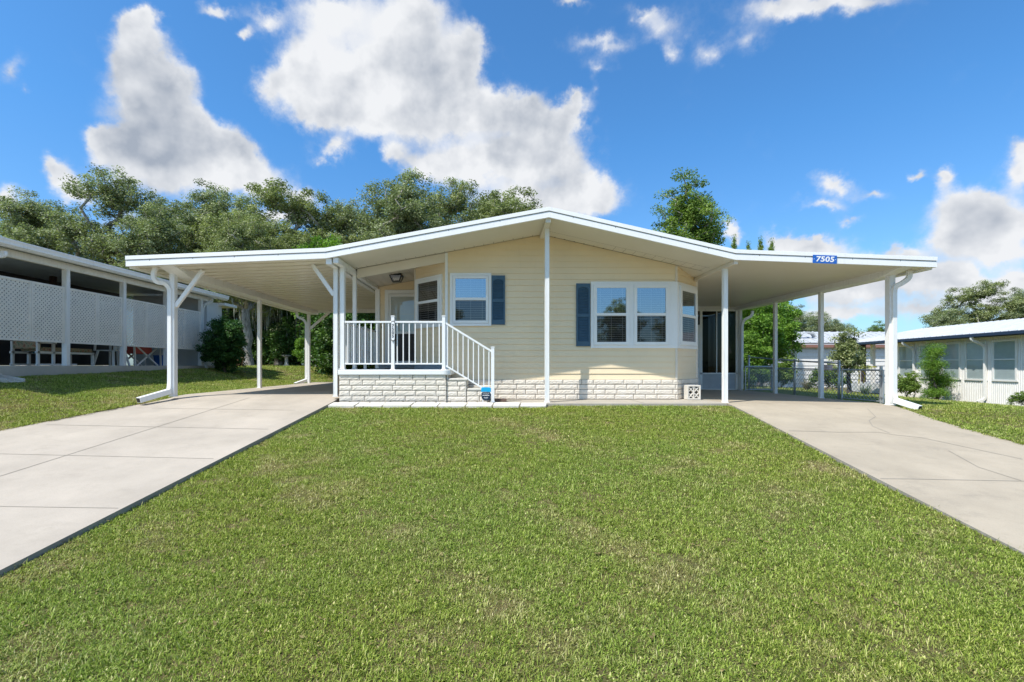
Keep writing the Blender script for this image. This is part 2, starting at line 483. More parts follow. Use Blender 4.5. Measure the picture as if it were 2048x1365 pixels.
# street behind the camera (seen in the window reflections)
setp(MB().box(-120, 120, -11, -4.0, -2.2, -1.50).build('street', 'slab_edge'), kind='structure')

# ------------------------------------------------------------------ the home
FY = 9.0                                   # depth of the front fascia
RX = [-6.863, -3.122, 1.059, 4.547, 8.316]  # roof break points
RT = [2.764, 2.914, 3.682, 2.886, 2.745]
TH = .19
def roof_under(x): return float(np.interp(x, RX, [z - TH for z in RT]))
BACK = 21.5
WY = 10.2                                   # depth of the front wall
XA, XB = -.978, 3.90
S2 = math.sqrt(.5)
home = thing('mobile_home', 'cream yellow mobile home with low gable roof, blue shutters and pale brick skirting', 'house', (1.06, 10.2, 0))

def siding(o, u, n, length, z0, z1f, pitch, mat, name, parent, lip=.017, step=.12):
    """lap siding; every board is a leaning face with a lip below"""
    mb = MB(); u = Vector(u); n = Vector(n); o = Vector(o)
    cuts = list(np.arange(0, length, step)) + [length]
    zmax = max(z1f(a) for a in cuts); z = z0
    while z < zmax:
        for a0, a1 in zip(cuts[:-1], cuts[1:]):
            t0, t1 = min(z + pitch, z1f(a0)), min(z + pitch, z1f(a1))
            if t0 <= z + .002 and t1 <= z + .002: continue
            t0 = max(t0, z); t1 = max(t1, z)
            P = lambda a, zz, out: o + u * a + n * out + Vector((0, 0, zz))
            k0, k1 = lip * (1 - (t0 - z) / pitch), lip * (1 - (t1 - z) / pitch)
            mb.add([P(a0, z, lip), P(a1, z, lip), P(a1, t1, k1), P(a0, t0, k0)], [(0, 1, 2, 3)])
            mb.add([P(a0, z, 0), P(a1, z, 0), P(a1, z, lip), P(a0, z, lip)], [(0, 3, 2, 1)])
        z += pitch
    return mb.build(name, mat, parent)

NF = Vector((0, -1, 0)); UF = Vector((1, 0, 0))
# front wall
siding((XA, WY, 0), UF, NF, XB - XA, .417, lambda a: roof_under(XA + a) + .0, .125, 'cream_siding', 'wall', home)
# right bay wall: runs back and to the right
OR = Vector((XB, WY, 0)); UR = Vector((S2, S2, 0)); NR = Vector((S2, -S2, 0)); LR = .737 / S2
siding(OR, UR, NR, LR, .417, lambda a: roof_under(XB + a * S2), .125, 'cream_siding', 'angled_wall', home)
# left bay wall: runs back and to the left, u goes from its far end to the front corner
LL = .79 / S2
OL = Vector((XA - .79, WY + .79, 0)); UL = Vector((S2, -S2, 0)); NL = Vector((-S2, -S2, 0))
siding(OL, UL, NL, LL, .77, lambda a: roof_under(XA - .79 + a * S2) - .05, .125, 'cream_siding', 'angled_wall', home)
# recessed door wall
DW = 12.26
siding((-2.9, DW, 0), UF, NF, 1.30, .77, lambda a: roof_under(-2.9 + a) - .05, .125, 'cream_siding', 'door_wall', home)
# body behind the siding: closes the house
mb = MB()
mb.prism([(-2.9, .0), (4.62, .0), (4.62, roof_under(4.62) - .01), (1.059, roof_under(1.059) - .01), (-2.9, roof_under(-2.9) - .01)], DW + .02, BACK)
mb.prism([(XA + .0, 0), (XB, 0), (XB, roof_under(XB) - .01), (1.059, roof_under(1.059) - .01), (XA, roof_under(XA) - .01)], WY + .012, DW + .015)
for (x0, x1, sx) in ((XB + .004, 4.62, 1), (XA - .79, XA - .004, -1)):
    # bay shoulders
    if sx > 0: base = [(XB + .004, WY + .03), (4.62, WY + .03 + .72), (4.62, DW + .012), (XB + .004, DW + .012)]
    else: base = [(XA - .004, WY + .03), (XA - .004, DW + .012), (XA - .775, DW + .012), (XA - .775, WY + .82)]
    vs = [(x, y, 0) for x, y in base] + [(x, y, roof_under(x) - .06) for x, y in base]
    mb.add(vs, [(0, 1, 2, 3), (4, 5, 6, 7), (0, 1, 5, 4), (1, 2, 6, 5), (2, 3, 7, 6), (3, 0, 4, 7)])
mb.build('side_wall', 'cream_siding', home)

# gable roof with soffit
def roof_slab(mb, i0, i1, y0, y1, mi_under=0, mi_top=1, t=TH - .02, inset=0):
    x0, x1 = RX[i0], RX[i1]
    if inset:
        k = (RT[i1] - RT[i0]) / (x1 - x0)
    vs = []
    for y in (y0, y1):
        for i in (i0, i1): vs.append((RX[i], y, RT[i] - TH))
        for i in (i0, i1): vs.append((RX[i], y, RT[i] - .012))
    mb.add(vs, [(0, 1, 5, 4)], mi_under)
    mb.add(vs, [(2, 3, 7, 6), (0, 2, 6, 4), (1, 3, 7, 5), (0, 1, 3, 2), (4, 5, 7, 6)], mi_top)
mb = MB(); roof_slab(mb, 1, 2, FY + .03, BACK + .6); roof_slab(mb, 2, 3, FY + .03, BACK + .6)
roof = mb.build('roof', ['pan_soffit', 'white_fascia'], home)

def fascia(i0, i1, parent, name='fascia'):
    """two stepped metal bands with a dark joint between them, ticks at the pan seams"""
    mb = MB()
    x0, x1 = RX[i0], RX[i1]; t0, t1 = RT[i0], RT[i1]
    def band(zo0, zo1, ya, yb, mi):
        vs = [(x, y, t + z) for y in (ya, yb) for (x, t) in ((x0, t0), (x1, t1)) for z in (zo0, zo1)]
        mb.add(vs, [(0, 1, 3, 2), (4, 5, 7, 6), (0, 2, 6, 4), (1, 3, 7, 5), (0, 1, 5, 4), (2, 3, 7, 6)], mi)
    band(-.072, 0, FY - .035, FY + .028, 0)
    band(-.084, -.072, FY - .006, FY + .028, 1)
    band(-TH - .004, -.084, FY - .022, FY + .028, 0)
    x = x0 + .45
    while x < x1 - .2:
        t = t0 + (t1 - t0) * (x - x0) / (x1 - x0)
        mb.box(x - .007, x + .007, FY - .0245, FY - .02, t - .105, t - .085, 1)
        x += .9 + .12 * math.sin(x * 7)
    return mb.build(name, ['white_fascia', 'fascia_gap'], parent, bevel=.003)
fascia(1, 2, home); fascia(2, 3, home)

# soffit trim along the wall top: a dark slot, short panel seams and a J-channel
mb = MB()
for xa, xb in ((-2.85, 1.02), (1.10, 4.45)):
    za, zb = roof_under(xa), roof_under(xb)
    for yy, hw, mi, dz in ((WY - .030, .008, 1, .004), (WY - .36, .004, 1, .003)):
        if yy < WY - .1 and xa > 1: pass
        elif yy < WY - .1: continue
        mb.add([(xa, yy - hw, za - dz), (xb, yy - hw, zb - dz), (xb, yy + hw, zb - dz), (xa, yy + hw, za - dz)], [(0, 1, 2, 3)], mi)
    x = xa
    while x < xb:
        z = roof_under(x) - .003
        if xa < 0 or x > 2.4:
            mb.add([(x, WY - .35 if xa > 1 else WY - .17, z), (x + .006, WY - .35 if xa > 1 else WY - .17, z), (x + .006, WY - .02, z), (x, WY - .02, z)], [(0, 1, 2, 3)], 1)
        else:
            mb.box(x, x + .03, WY - .05, WY - .035, z - .008, z, 1)
        x += .205
mb.build('soffit_trim', ['soffit_vinyl', 'seam_dark'], home)

# porch ceiling planks and header
mb = MB()
def cz(x): return roof_under(x) - .045
x = -2.93
while x < XA - .02:
    x2 = min(x + .2, XA - .02)
    y1 = DW if x2 < XA - .79 else WY + (XA - x2) + .12
    mb.add([(x, WY + .02, cz(x)), (x2 - .012, WY + .02, cz(x2)), (x2 - .012, DW, cz(x2)), (x, DW, cz(x))], [(0, 1, 2, 3)], 0)
    mb.add([(x2 - .012, WY + .02, cz(x2) + .012), (x2, WY + .02, cz(x2) + .012), (x2, DW, cz(x2) + .012), (x2 - .012, DW, cz(x2) + .012)], [(0, 1, 2, 3)], 1)
    x = x2
mb.build('porch_ceiling', ['soffit_vinyl', 'seam_dark'], home)
mb = MB()
xa, xb = -2.87, XA - .03
mb.add([(x, y, z) for y in (WY - .012, WY + .015) for x, zz in ((xa, roof_under(xa)), (xb, roof_under(xb))) for z in (zz - .20, zz - .006)],
       [(0, 1, 3, 2), (4, 5, 7, 6), (0, 2, 6, 4), (1, 3, 7, 5), (0, 1, 5, 4), (2, 3, 7, 6)])
mb.build('porch_header', 'soffit_vinyl', home)

# corner trims
MB().box(XA - .028, XA + .028, WY - .03, WY + .02, .45, roof_under(XA) - .01).build('corner_trim', 'white_vinyl', home, bevel=.004)
for zz0, zz1 in ((.42, 1.075), (2.50, roof_under(XB) - .005)):
    MB().box(XB - .02, XB + .026, WY - .026, WY + .02, zz0, zz1).build('corner_trim', 'soffit_vinyl', home, bevel=.004)
e = OR + UR * LR
MB().box(e.x - .03, e.x + .03, e.y - .03, e.y + .03, .42, roof_under(e.x) - .01).build('corner_trim', 'soffit_vinyl', home, bevel=.004)
e = OL
MB().box(e.x - .02, e.x + .02, e.y - .035, e.y + .02, .77, roof_under(e.x) - .06).build('corner_trim', 'soffit_vinyl', home, bevel=.004)
MB().box(-2.985, -2.87, DW - .05, DW + .02, .64, roof_under(-2.95) - .1).build('corner_trim', 'white_aluminium', home, bevel=.004)

# brick courses
def bricks(o, u, n, length, ztop, rows, pitch, name, parent, shift=0, depth=.05, pat=(.395, .395, .395, .25, .25)):
    u = Vector(u); n = Vector(n); o = Vector(o); mb = MB()
    mb.frame(o, u, n, 0, length, -.03, depth - .02, ztop - rows * pitch, ztop - .003, 1)
    rr = random.Random(int(length * 1000) + int(ztop * 100))
    for r in range(rows):
        z1 = ztop - r * pitch - .004; z0 = z1 - pitch + .011
        a = -.19 * ((r + shift) % 2) - .0; k = r * 2 + shift
        while a < length:
            w = pat[k % len(pat)]; k += 1
            a0, a1 = max(a, 0), min(a + w - .011, length)
            if a1 - a0 > .02:
                # rough split face: a small grid pushed in and out
                nu, nz = max(2, int((a1 - a0) / .03)), 4
                base = len(mb.v); vs = []
                for j in range(nz + 1):
                    for i in range(nu + 1):
                        edge = i in (0, nu) or j in (0, nz)
                        out = depth - (.006 if edge else 0) + (rr.uniform(-.003, .0035) if not edge else 0.0)
                        vs.append(o + u * (a0 + (a1 - a0) * i / nu) + n * out + Vector((0, 0, z0 + (z1 - z0) * j / nz)))
                w_ = nu + 1
                mb.add(vs, [(j * w_ + i, j * w_ + i + 1, (j + 1) * w_ + i + 1, (j + 1) * w_ + i) for j in range(nz) for i in range(nu)], 0)
                # edges back to the mortar
                ring = [(i, 0) for i in range(nu + 1)] + [(nu, j) for j in range(1, nz + 1)] + [(i, nz) for i in range(nu - 1, -1, -1)] + [(0, j) for j in range(nz - 1, 0, -1)]
                rv = [vs[j * w_ + i] for i, j in ring]; m_ = len(rv)
                back = [v - n * ((v - o).dot(n) - (depth - .024)) for v in rv]
                mb.add(rv + back, [(i, (i + 1) % m_, (i + 1) % m_ + m_, i + m_) for i in range(m_)], 0)
            a += w
    return mb.build(name, ['brick_cream', 'mortar'], parent)
bricks((XA, WY, 0), UF, NF, XB - XA + .02, .417, 4, .105, 'brick_skirting', home, depth=.045)
bricks(OR, UR, NR, LR + .04, .417, 4, .105, 'brick_skirting', home, 1, depth=.045)

# windows: o,u,n wall frame; a0..a1 along the wall, z0..z1
def window(o, u, n, a0, a1, z0, z1, glass_m='window_glass', trim=.06, sash=.055, blind=True, half_shade=False, out=.014):
    fr = MB()
    def ring(mb, A0, A1, Z0, Z1, w, b0, b1):
        mb.frame(o, u, n, A0, A1, b0, b1, Z0, Z0 + w); mb.frame(o, u, n, A0, A1, b0, b1, Z1 - w, Z1)
        mb.frame(o, u, n, A0, A0 + w, b0, b1, Z0 + w, Z1 - w); mb.frame(o, u, n, A1 - w, A1, b0, b1, Z0 + w, Z1 - w)
    if trim: ring(fr, a0 - trim, a1 + trim, z0 - trim, z1 + trim, trim - .004, 0, out + .034)
    w = fr.build('window', 'white_vinyl', home, bevel=.003) if trim else None
    if w is None:
        w = MB().frame(o, u, n, a0, a1, .004, out + .002, z0, z1).build('window', 'white_vinyl', home)
    sm_ = MB(); zm = (z0 + z1) / 2 + .01
    ring(sm_, a0, a1, z0, z1, sash, 0, out + .046)
    sm_.frame(o, u, n, a0 + sash, a1 - sash, 0, out + .052, zm - .028, zm + .028)
    sm_.build('sash', 'white_vinyl', w, bevel=.003)
    pz = ((z0 + sash, zm - .028), (zm + .028, z1 - sash))
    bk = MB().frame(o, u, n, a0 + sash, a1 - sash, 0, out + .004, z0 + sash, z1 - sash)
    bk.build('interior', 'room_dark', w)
    if blind:
        bl = MB()
        zz = z0 + sash + .02
        while zz < z1 - sash:
            bl.frame(o, u, n, a0 + sash + .004, a1 - sash - .004, out + .008, out + .013, zz, zz + .006); zz += .047
        for f_ in (.12, .5, .88):
            aa = a0 + sash + (a1 - a0 - 2 * sash) * f_
            bl.frame(o, u, n, aa - .003, aa + .003, out + .014, out + .016, z0 + sash, z1 - sash)
        bl.build('blind', 'blind_grey', w)
    for (q0, q1), gm in zip(pz, ('lower_glass', glass_m)):
        P = lambda a, z: Vector(o) + Vector(u) * a + Vector(n) * (out + .024) + Vector((0, 0, z))
        MB().add([P(a0 + sash, q0), P(a1 - sash, q0), P(a1 - sash, q1), P(a0 + sash, q1)], [(0, 1, 2, 3)]).build('glass', gm, w)
    return w
OF = Vector((0, WY, 0))
k = WY / F
window(OF, UF, NF, WX(906, WY), WX(977, WY), WZ(647, WY), WZ(553, WY))
window(OL, UL, NL, LL - .75 / S2 + .05, LL - .13 / S2, WZ(647, WY), WZ(553, WY), glass_m='dim_glass')
# the wide bay: surround boards, then two windows and the angled one
sur = MB()
zb0, zb1 = WZ(697, WY), WZ(564, WY)
A0, A1 = WX(1181, WY), XB + .02
sur.frame(OF, UF, NF, A0, A1, 0, .036, zb0, zb0 + .07); sur.frame(OF, UF, NF, A0, A1, 0, .036, zb1 - .075, zb1)
sur.frame(OF, UF, NF, A0, A0 + .075, 0, .036, zb0 + .07, zb1 - .075)
sur.frame(OF, UF, NF, WX(1257, WY), WX(1267, WY), 0, .034, zb0 + .07, zb1 - .075)
sur.frame(OF, UF, NF, WX(1336, WY), A1, 0, .034, zb0 + .07, zb1 - .075)
sur.frame(OR, UR, NR, .0, LR, 0, .036, zb0, zb0 + .07); sur.frame(OR, UR, NR, .0, LR, 0, .036, zb1 - .075, zb1)
sur.frame(OR, UR, NR, .0, .10, 0, .034, zb0 + .07, zb1 - .075)
sur.frame(OR, UR, NR, LR - .05, LR, 0, .034, zb0 + .07, zb1 - .075)
sur.build('bay_surround', 'white_vinyl', home, bevel=.004)
for a, b in ((1187, 1257), (1267, 1336)):
    window(OF, UF, NF, WX(a, WY), WX(b, WY), zb0 + .07, zb1 - .075, trim=0, sash=.062)
window(OR, UR, NR, .10, LR - .05, zb0 + .07, zb1 - .075, trim=0, sash=.09)

def shutter(x0, x1, z0, z1):
    mb = MB(); y1 = WY; o = OF
    f = .035
    mb.frame(o, UF, NF, x0, x0 + f, .0, .045, z0, z1); mb.frame(o, UF, NF, x1 - f, x1, .0, .045, z0, z1)
    zm = z0 + (z1 - z0) * .49
    for a, b in ((z0, z0 + .10), (zm - .03, zm + .03), (z1 - .07, z1)):
        mb.frame(o, UF, NF, x0 + f, x1 - f, 0, .043, a, b)
    mb.frame(o, UF, NF, x0 + f, x1 - f, 0, .018, z0 + .10, z1 - .07)
    # arched head rail
    seg = 10
    for i in range(seg):
        t0, t1 = i / seg, (i + 1) / seg
        h = .05 * max(0, abs(t0 + t1 - 1)) ** 2
        mb.frame(o, UF, NF, x0 + f + (x1 - x0 - 2 * f) * t0, x0 + f + (x1 - x0 - 2 * f) * t1, 0, .042, z1 - .075 - h, z1 - .069)
    for a, b in ((z0 + .105, zm - .035), (zm + .035, z1 - .085)):
        z = a
        while z < b - .02:
            P = lambda xx, bb, zz: Vector((xx, WY - bb, zz))
            mb.add([P(x0 + f, .038, z), P(x1 - f, .038, z), P(x1 - f, .020, z + .030), P(x0 + f, .020, z + .030),
                    P(x0 + f, .018, z), P(x1 - f, .018, z)], [(0, 1, 2, 3), (0, 4, 5, 1)])
            z += .034
    return mb.build('shutter', 'blue_shutter', home)
shutter(WX(983, WY), WX(1010, WY), WZ(650, WY), WZ(552, WY))
shutter(WX(1152, WY), WX(1179.5, WY), WZ(693, WY), WZ(568, WY))

# storm door
dx0, dx1, dz0, dz1 = -2.74, -1.80, .77, 2.64
OD = Vector((0, DW, 0))
mb = MB()
for a0, a1, z0, z1 in ((dx0, dx0 + .10, dz0, dz1), (dx1 - .1, dx1, dz0, dz1), (dx0 + .1, dx1 - .1, dz1 - .1, dz1)):
    mb.frame(OD, UF, NF, a0, a1, 0, .05, z0, z1)
door = mb.build('storm_door', 'white_vinyl', home, bevel=.004)
mb = MB(); a0, a1 = dx0 + .105, dx1 - .105; zmid = WZ(666, DW)
mb.frame(OD, UF, NF, a0, a0 + .05, 0, .038, dz0 + .01, dz1 - .105); mb.frame(OD, UF, NF, a1 - .05, a1, 0, .038, dz0 + .01, dz1 - .105)
mb.frame(OD, UF, NF, a0 + .05, a1 - .05, 0, .038, dz1 - .17, dz1 - .105); mb.frame(OD, UF, NF, a0 + .05, a1 - .05, 0, .038, zmid - .03, zmid + .03)
mb.frame(OD, UF, NF, a0 + .05, a1 - .05, 0, .038, dz0 + .01, dz0 + .06)
mb.build('door_frame', 'white_vinyl', door, bevel=.003)
mb = MB(); mb.frame(OD, UF, NF, a0 + .05, a1 - .05, 0, .016, zmid + .03, dz1 - .17)
for c in (.27, .73):
    for q0, q1 in ((.06, .45), (.55, .95)):
        aa = a0 + .05 + (a1 - a0 - .1) * c; h = dz1 - .17 - zmid - .03
        mb.frame(OD, UF, NF, aa - .13, aa + .13, .016, .021, zmid + .03 + h * q0, zmid + .03 + h * q1)
mb.build('inner_door', 'door_white', door, bevel=.004)
P = lambda a, z: (a, DW - .026, z)
MB().add([P(a0 + .05, zmid + .03), P(a1 - .05, zmid + .03), P(a1 - .05, dz1 - .17), P(a0 + .05, dz1 - .17)], [(0, 1, 2, 3)]).build('glass', 'pale_glass', door)
MB().frame(OD, UF, NF, a0 + .05, a1 - .05, 0, .02, dz0 + .06, zmid - .03).build('screen_panel', 'screen_panel', door)
mb = MB().frame(OD, UF, NF, a1 - .045, a1 - .01, .038, .05, 1.55, 1.70); mb.bar((a1 - .03, DW - .05, 1.64), (a1 - .09, DW - .075, 1.64), .018)
mb.build('handle', 'lantern_black', door)
MB().frame(OD, UF, NF, -2.83, -2.80, .014, .03, 1.66, 1.72).build('doorbell', 'lantern_black', home)
# painted concrete footing under the recessed walls
MB().box(-2.87, -1.79, DW - .16, DW + .01, .636, .768).build('footing', 'step_blue', home, bevel=.006)
MB().frame(OL, UL, NL, -.0, LL, -.02, .03, .636, .768).build('footing', 'step_blue', home, bevel=.006)
MB().box(-2.62, -1.86, DW - .62, DW - .17, .637, .652).build('door_mat', 'mat_dark', None)
bpy.data.objects['door_mat']['label'] = 'dark grey doormat lying on the porch in front of the storm door'; bpy.data.objects['door_mat']['category'] = 'doormat'

# porch lantern on the ceiling
lc = (-2.25, 11.25); lz = cz(lc[0])
lan = MB(); r0, r1 = .135, .105
lan.box(lc[0] - .14, lc[0] + .14, lc[1] - .14, lc[1] + .14, lz - .035, lz - .002)
for sx in (-1, 1):
    for sy in (-1, 1):
        lan.bar((lc[0] + sx * r0, lc[1] + sy * r0, lz - .03), (lc[0] + sx * .085, lc[1] + sy * .085, lz - .15), .018)
lan.box(lc[0] - .095, lc[0] + .095, lc[1] - .095, lc[1] + .095, lz - .165, lz - .15)
lamp = lan.build('ceiling_light', 'lantern_black', home)
g = MB()
for ax in range(4):
    c, s = math.cos(ax * math.pi / 2), math.sin(ax * math.pi / 2)
    q = [(-.125, -.125, -.035), (.125, -.125, -.035), (.085, -.085, -.15), (-.085, -.085, -.15)]
    g.add([(lc[0] + x * c - y * s, lc[1] + x * s + y * c, lz + z) for x, y, z in q], [(0, 1, 2, 3)])
g.build('lamp_glass', 'pale_glass', lamp)

# ridge beam, porch posts and beams belong to the home
PYD = 9.45
def post(x, y, z0, z1, w, parent, name='post', mat='white_aluminium', wy=None):
    mb = MB(); wy = wy or w
    mb.box(x - w / 2, x + w / 2, y - wy / 2, y + wy / 2, z0, z1)
    # raised corner lips like the extruded aluminium posts
    for sx in (-1, 1):
        mb.box(x + sx * (w / 2 - .008) - .004, x + sx * (w / 2 - .008) + .004, y - wy / 2 - .004, y - wy / 2, z0, z1 - .002)
    mb.box(x - w / 2 - .012, x + w / 2 + .012, y - wy / 2 - .012, y + wy / 2 + .012, z0, z0 + .012)
    return mb.build(name, mat, parent, bevel=.003)
xr = WX(1094, PYD)
post(xr, PYD, -.01, roof_under(xr) - .085, .085, home, 'ridge_post')
MB().box(1.0, 1.10, FY + .03, WY - .02, roof_under(1.059) - .088, roof_under(1.059) + .02).build('ridge_beam', 'pan_soffit', home, bevel=.003)
post(-2.95, PYD, .64, roof_under(-2.95) - .11, .09, home, 'porch_post')
post(-2.95, 10.28, .64, roof_under(-2.95) - .11, .075, home, 'porch_post')
MB().box(-3.0, -2.90, FY + .03, DW - .06, roof_under(-2.95) - .11, roof_under(-2.99) + .0).build('porch_beam', 'white_aluminium', home, bevel=.003)

# ------------------------------------------------------------------ porch
dk = WZ(740, 9.33)
porch = thing('porch', 'raised brick porch with white slab, side steps and white metal railing', 'porch', (-2, 9.4, 0))
mb = MB()
x0, x1 = -3.0, WX(894, 9.33)
poly = [(x0, 9.32), (x1 - .08, 9.32)]
cx, cy, rr = x1 - .08, 9.32 + .16, .16
for i in range(1, 9):
    a = -math.pi / 2 + i * math.pi / 16; poly.append((cx + rr * math.cos(a), cy + rr * math.sin(a)))
poly += [(cx + rr, 10.18), (XA - .06, 10.16), (XA - .82, 10.98), (XA - .82, DW - .01), (x0, DW - .01)]
n_ = len(poly)
mb.add([(x, y, dk - .10) for x, y in poly] + [(x, y, dk) for x, y in poly],
       [tuple(range(n_))[::-1], tuple(range(n_, 2 * n_))] + [(i, (i + 1) % n_, (i + 1) % n_ + n_, i + n_) for i in range(n_)])
mb.build('deck', 'white_fascia', porch, bevel=.012)
MB().box(-2.92, -1.05, 9.5, DW - .17, dk + .001, dk + .004).build('deck_paint', 'step_blue', porch)
bricks((-2.985, 9.40, 0), UF, NF, x1 + .0 + 2.985 - .02, dk - .10, 6, .1035, 'brick_base', porch)
MB().box(-2.96, x1 - .03, 9.405, DW - .1, -.12, dk - .101).build('core', 'mortar', porch)
bricks((x1 - .02, 9.38, 0), (0, 1, 0), (1, 0, 0), .78, dk - .10, 6, .1035, 'brick_base', porch, 1, depth=.03)
def step(xa, xb, zt, rows):
    bricks((xa, 9.43, 0), UF, NF, xb - xa - .02, zt - .055, rows, .1, 'step', porch, 1, depth=.045)
    MB().box(xa + .005, xb + .02, 9.375, 10.15, zt - .055, zt).build('tread', 'stone_pale', porch, bevel=.022)
    bricks((xb - .03, 9.42, 0), (0, 1, 0), (1, 0, 0), .7, zt - .055, rows, .1, 'step', porch, 1, depth=.03)
    MB().box(xa + .01, xb - .05, 9.44, 10.14, -.12, zt - .056).build('core', 'mortar', porch)
step(x1 - .0, WX(934, 9.4), WZ(757, 9.4), 5)
step(WX(934, 9.4) + .0, WX(976, 9.4), WZ(777, 9.4), 3)

# railing
RY = 9.42
def rail_post(px, ytop, zb, w=.062):
    x = WX(px, RY); zt = WZ(ytop, RY)
    mb = MB().box(x - w / 2, x + w / 2, RY - w / 2, RY + w / 2, zb, zt - .02)
    mb.box(x - w / 2 - .006, x + w / 2 + .006, RY - w / 2 - .006, RY + w / 2 + .006, zt - .02, zt)
    mb.box(x - w / 2 - .014, x + w / 2 + .014, RY - w / 2 - .014, RY + w / 2 + .014, zb, zb + .014)
    mb.build('railing_post', 'white_fascia', porch, bevel=.003)
rail_post(786, 632, dk); rail_post(887.5, 632, dk); rail_post(985.5, 694, -.006)
zt, zb = WZ(644.5, RY), WZ(728, RY)
xa, xb, xc = WX(690, RY), WX(783, RY), WX(788.5, RY); xd = WX(884.5, RY)
def rail_run(p0, p1, q0, q1, cnt, mat='white_fascia', skip=()):
    """top rail p0-p1, bottom rail q0-q1, cnt balusters between"""
    p0, p1, q0, q1 = map(Vector, (p0, p1, q0, q1)); mb = MB()
    mb.bar(p0, p1, .04, .036)
    r = mb.build('top_rail', mat, porch, bevel=.002)
    MB().bar(q0, q1, .034, .028).build('bottom_rail', mat, porch, bevel=.002)
    for i in range(cnt):
        t = (i + .5) / cnt
        a, b = p0.lerp(p1, t), q0.lerp(q1, t)
        MB().box(a.x - .0095, a.x + .0095, a.y - .0095, a.y + .0095, b.z + .012, a.z - .012).build('baluster', mat, r)
rail_run((xa, RY, zt), (xb, RY, zt), (xa, RY, zb), (xb, RY, zb), 8)
rail_run((xc, RY, zt), (xd, RY, zt), (xc, RY, zb), (xd, RY, zb), 8)
e0, e1 = WX(890, RY), WX(983, RY)
rail_run((e0, RY, WZ(646, RY)), (e1, RY, WZ(703, RY)), (e0, RY, WZ(731, RY)), (e1, RY, WZ(787, RY)), 9)
rail_run((-2.95, 9.5, zt), (-2.95, 10.24, zt), (-2.95, 9.5, zb), (-2.95, 10.24, zb), 6, 'white_aluminium')
rail_run((-2.95, 10.32, zt), (-2.95, DW - .05, zt), (-2.95, 10.32, zb), (-2.95, DW - .05, zb), 14, 'white_aluminium')
xq = -2.95
MB().box(xq - .03, xq + .03, 11.1, 11.16, dk, zt + .05).build('railing_post', 'white_aluminium', porch, bevel=.003)

# ------------------------------------------------------------------ carports
def downspout(path, parent, w=.075, h=.06, mat='white_aluminium', name='downspout', tail=None):
    P = [Vector(p) for p in path]
    # round the corners
    Q = [P[0]]
    for a, b, c in zip(P[:-2], P[1:-1], P[2:]):
        d = min((b - a).length, (c - b).length) * .45; d = min(d, .09)
        s_, e_ = b + (a - b).normalized() * d, b + (c - b).normalized() * d
        for i in range(5):
            t = i / 4; Q.append(s_ * (1 - t) ** 2 + b * 2 * t * (1 - t) + e_ * t * t)
    Q.append(P[-1])
    mb = MB().sweep(Q, w, h, ref=(0, 1, 0))
    o = mb.build(name, mat, parent, bevel=.004)
    if tail:
        a, b = Vector(tail[0]), Vector(tail[1])
        MB().sweep([a, a.lerp(b, .08), b], .12, .10, ref=(0, 0, 1)).build('spout', mat, o, bevel=.006)
        t = (b - a).normalized()
        MB().sweep([b, b + t * .003], .096, .078, ref=(0, 0, 1)).build('spout_mouth', 'room_dark', o)
    return o

def taper_beam(x0, x1, yb, z0, z1):
    yz = [(FY + .05, z1 - .012), (FY + .05, z1), (yb, z1), (yb, z0), (9.6, z0)]
    n_ = len(yz); mb = MB()
    return mb.add([(x, y, z) for x in (x0, x1) for y, z in yz], [tuple(range(n_)), tuple(range(n_, 2 * n_))] + [(i, (i + 1) % n_, (i + 1) % n_ + n_, i + n_) for i in range(n_)])
def carport(side, label, i0, i1, back):
    c = thing('carport', label, 'carport', ((RX[i0] + RX[i1]) / 2, 9.4, 0))
    mb = MB(); roof_slab(mb, i0, i1, FY + .03, back)
    mb.build('roof', ['pan_ribbed' if side < 0 else 'pan_soffit', 'white_fascia'], c)
    fascia(i0, i1, c)
    return c
# left carport
cl = carport(-1, 'white carport with ribbed ceiling and diagonal braces over the pale left driveway', 0, 1, 16.7)
mb = MB(); y = FY + .2
while y < 16.6:
    z0, z1 = RT[0] - TH, RT[1] - TH
    for ya, yb, zz, mi in ((y, y + .05, .014, 0), (y + .05, y + .085, .003, 1), (y - .02, y, .003, 1)):
        a = [(RX[0] + .03, ya, z0 - zz), (RX[1] - .06, ya, z1 - zz), (RX[1] - .06, yb, z1 - zz), (RX[0] + .03, yb, z0 - zz)]
        mb.add(a + [(p[0], p[1], p[2] + zz - .001) for p in a], [(0, 1, 2, 3), (0, 1, 5, 4), (2, 3, 7, 6)], mi)
    y += .305
mb.build('roof_ribs', ['pan_ribbed', 'rib_seam'], cl)
XO = -6.28
zob = roof_under(XO)
taper_beam(XO - .05, -6.02, 16.6, zob - .135, zob + .02).build('beam', 'white_aluminium', cl, bevel=.003)
MB().box(RX[0] - .004, RX[0] + .11, FY + .08, 16.7, RT[0] - TH - .028, RT[0] - TH + .05).build('gutter', 'white_aluminium', cl, bevel=.006)
MB().box(-3.135, -3.03, FY + .03, 16.6, roof_under(-3.09) - .11, roof_under(-3.09) + .0).build('beam', 'white_aluminium', cl, bevel=.003)
MB().box(XO + .05, -3.14, 16.5, 16.6, 2.53, 2.66).build('beam', 'white_aluminium', cl, bevel=.003)
for y in (9.45, 12.94, 16.4): post(XO, y, .105, zob - (.135 if y > 10 else .004), .09 if y > 10 else .1, cl)
post(-3.08, 9.45, .105, roof_under(-3.08) - .11, .085, cl)
def brace(p, q): MB().bar(p, q, .075, .06, up=(0, 1, 0)).build('brace', 'white_aluminium', cl, bevel=.003)
brace((XO + .05, 9.45, 1.88), (-5.70, 9.45, roof_under(-5.7) - .03)); brace((-3.12, 9.45, 2.10), (-3.54, 9.45, roof_under(-3.54) - .01))
brace((XO + .05, 16.4, 1.97), (-5.55, 16.4, 2.56))
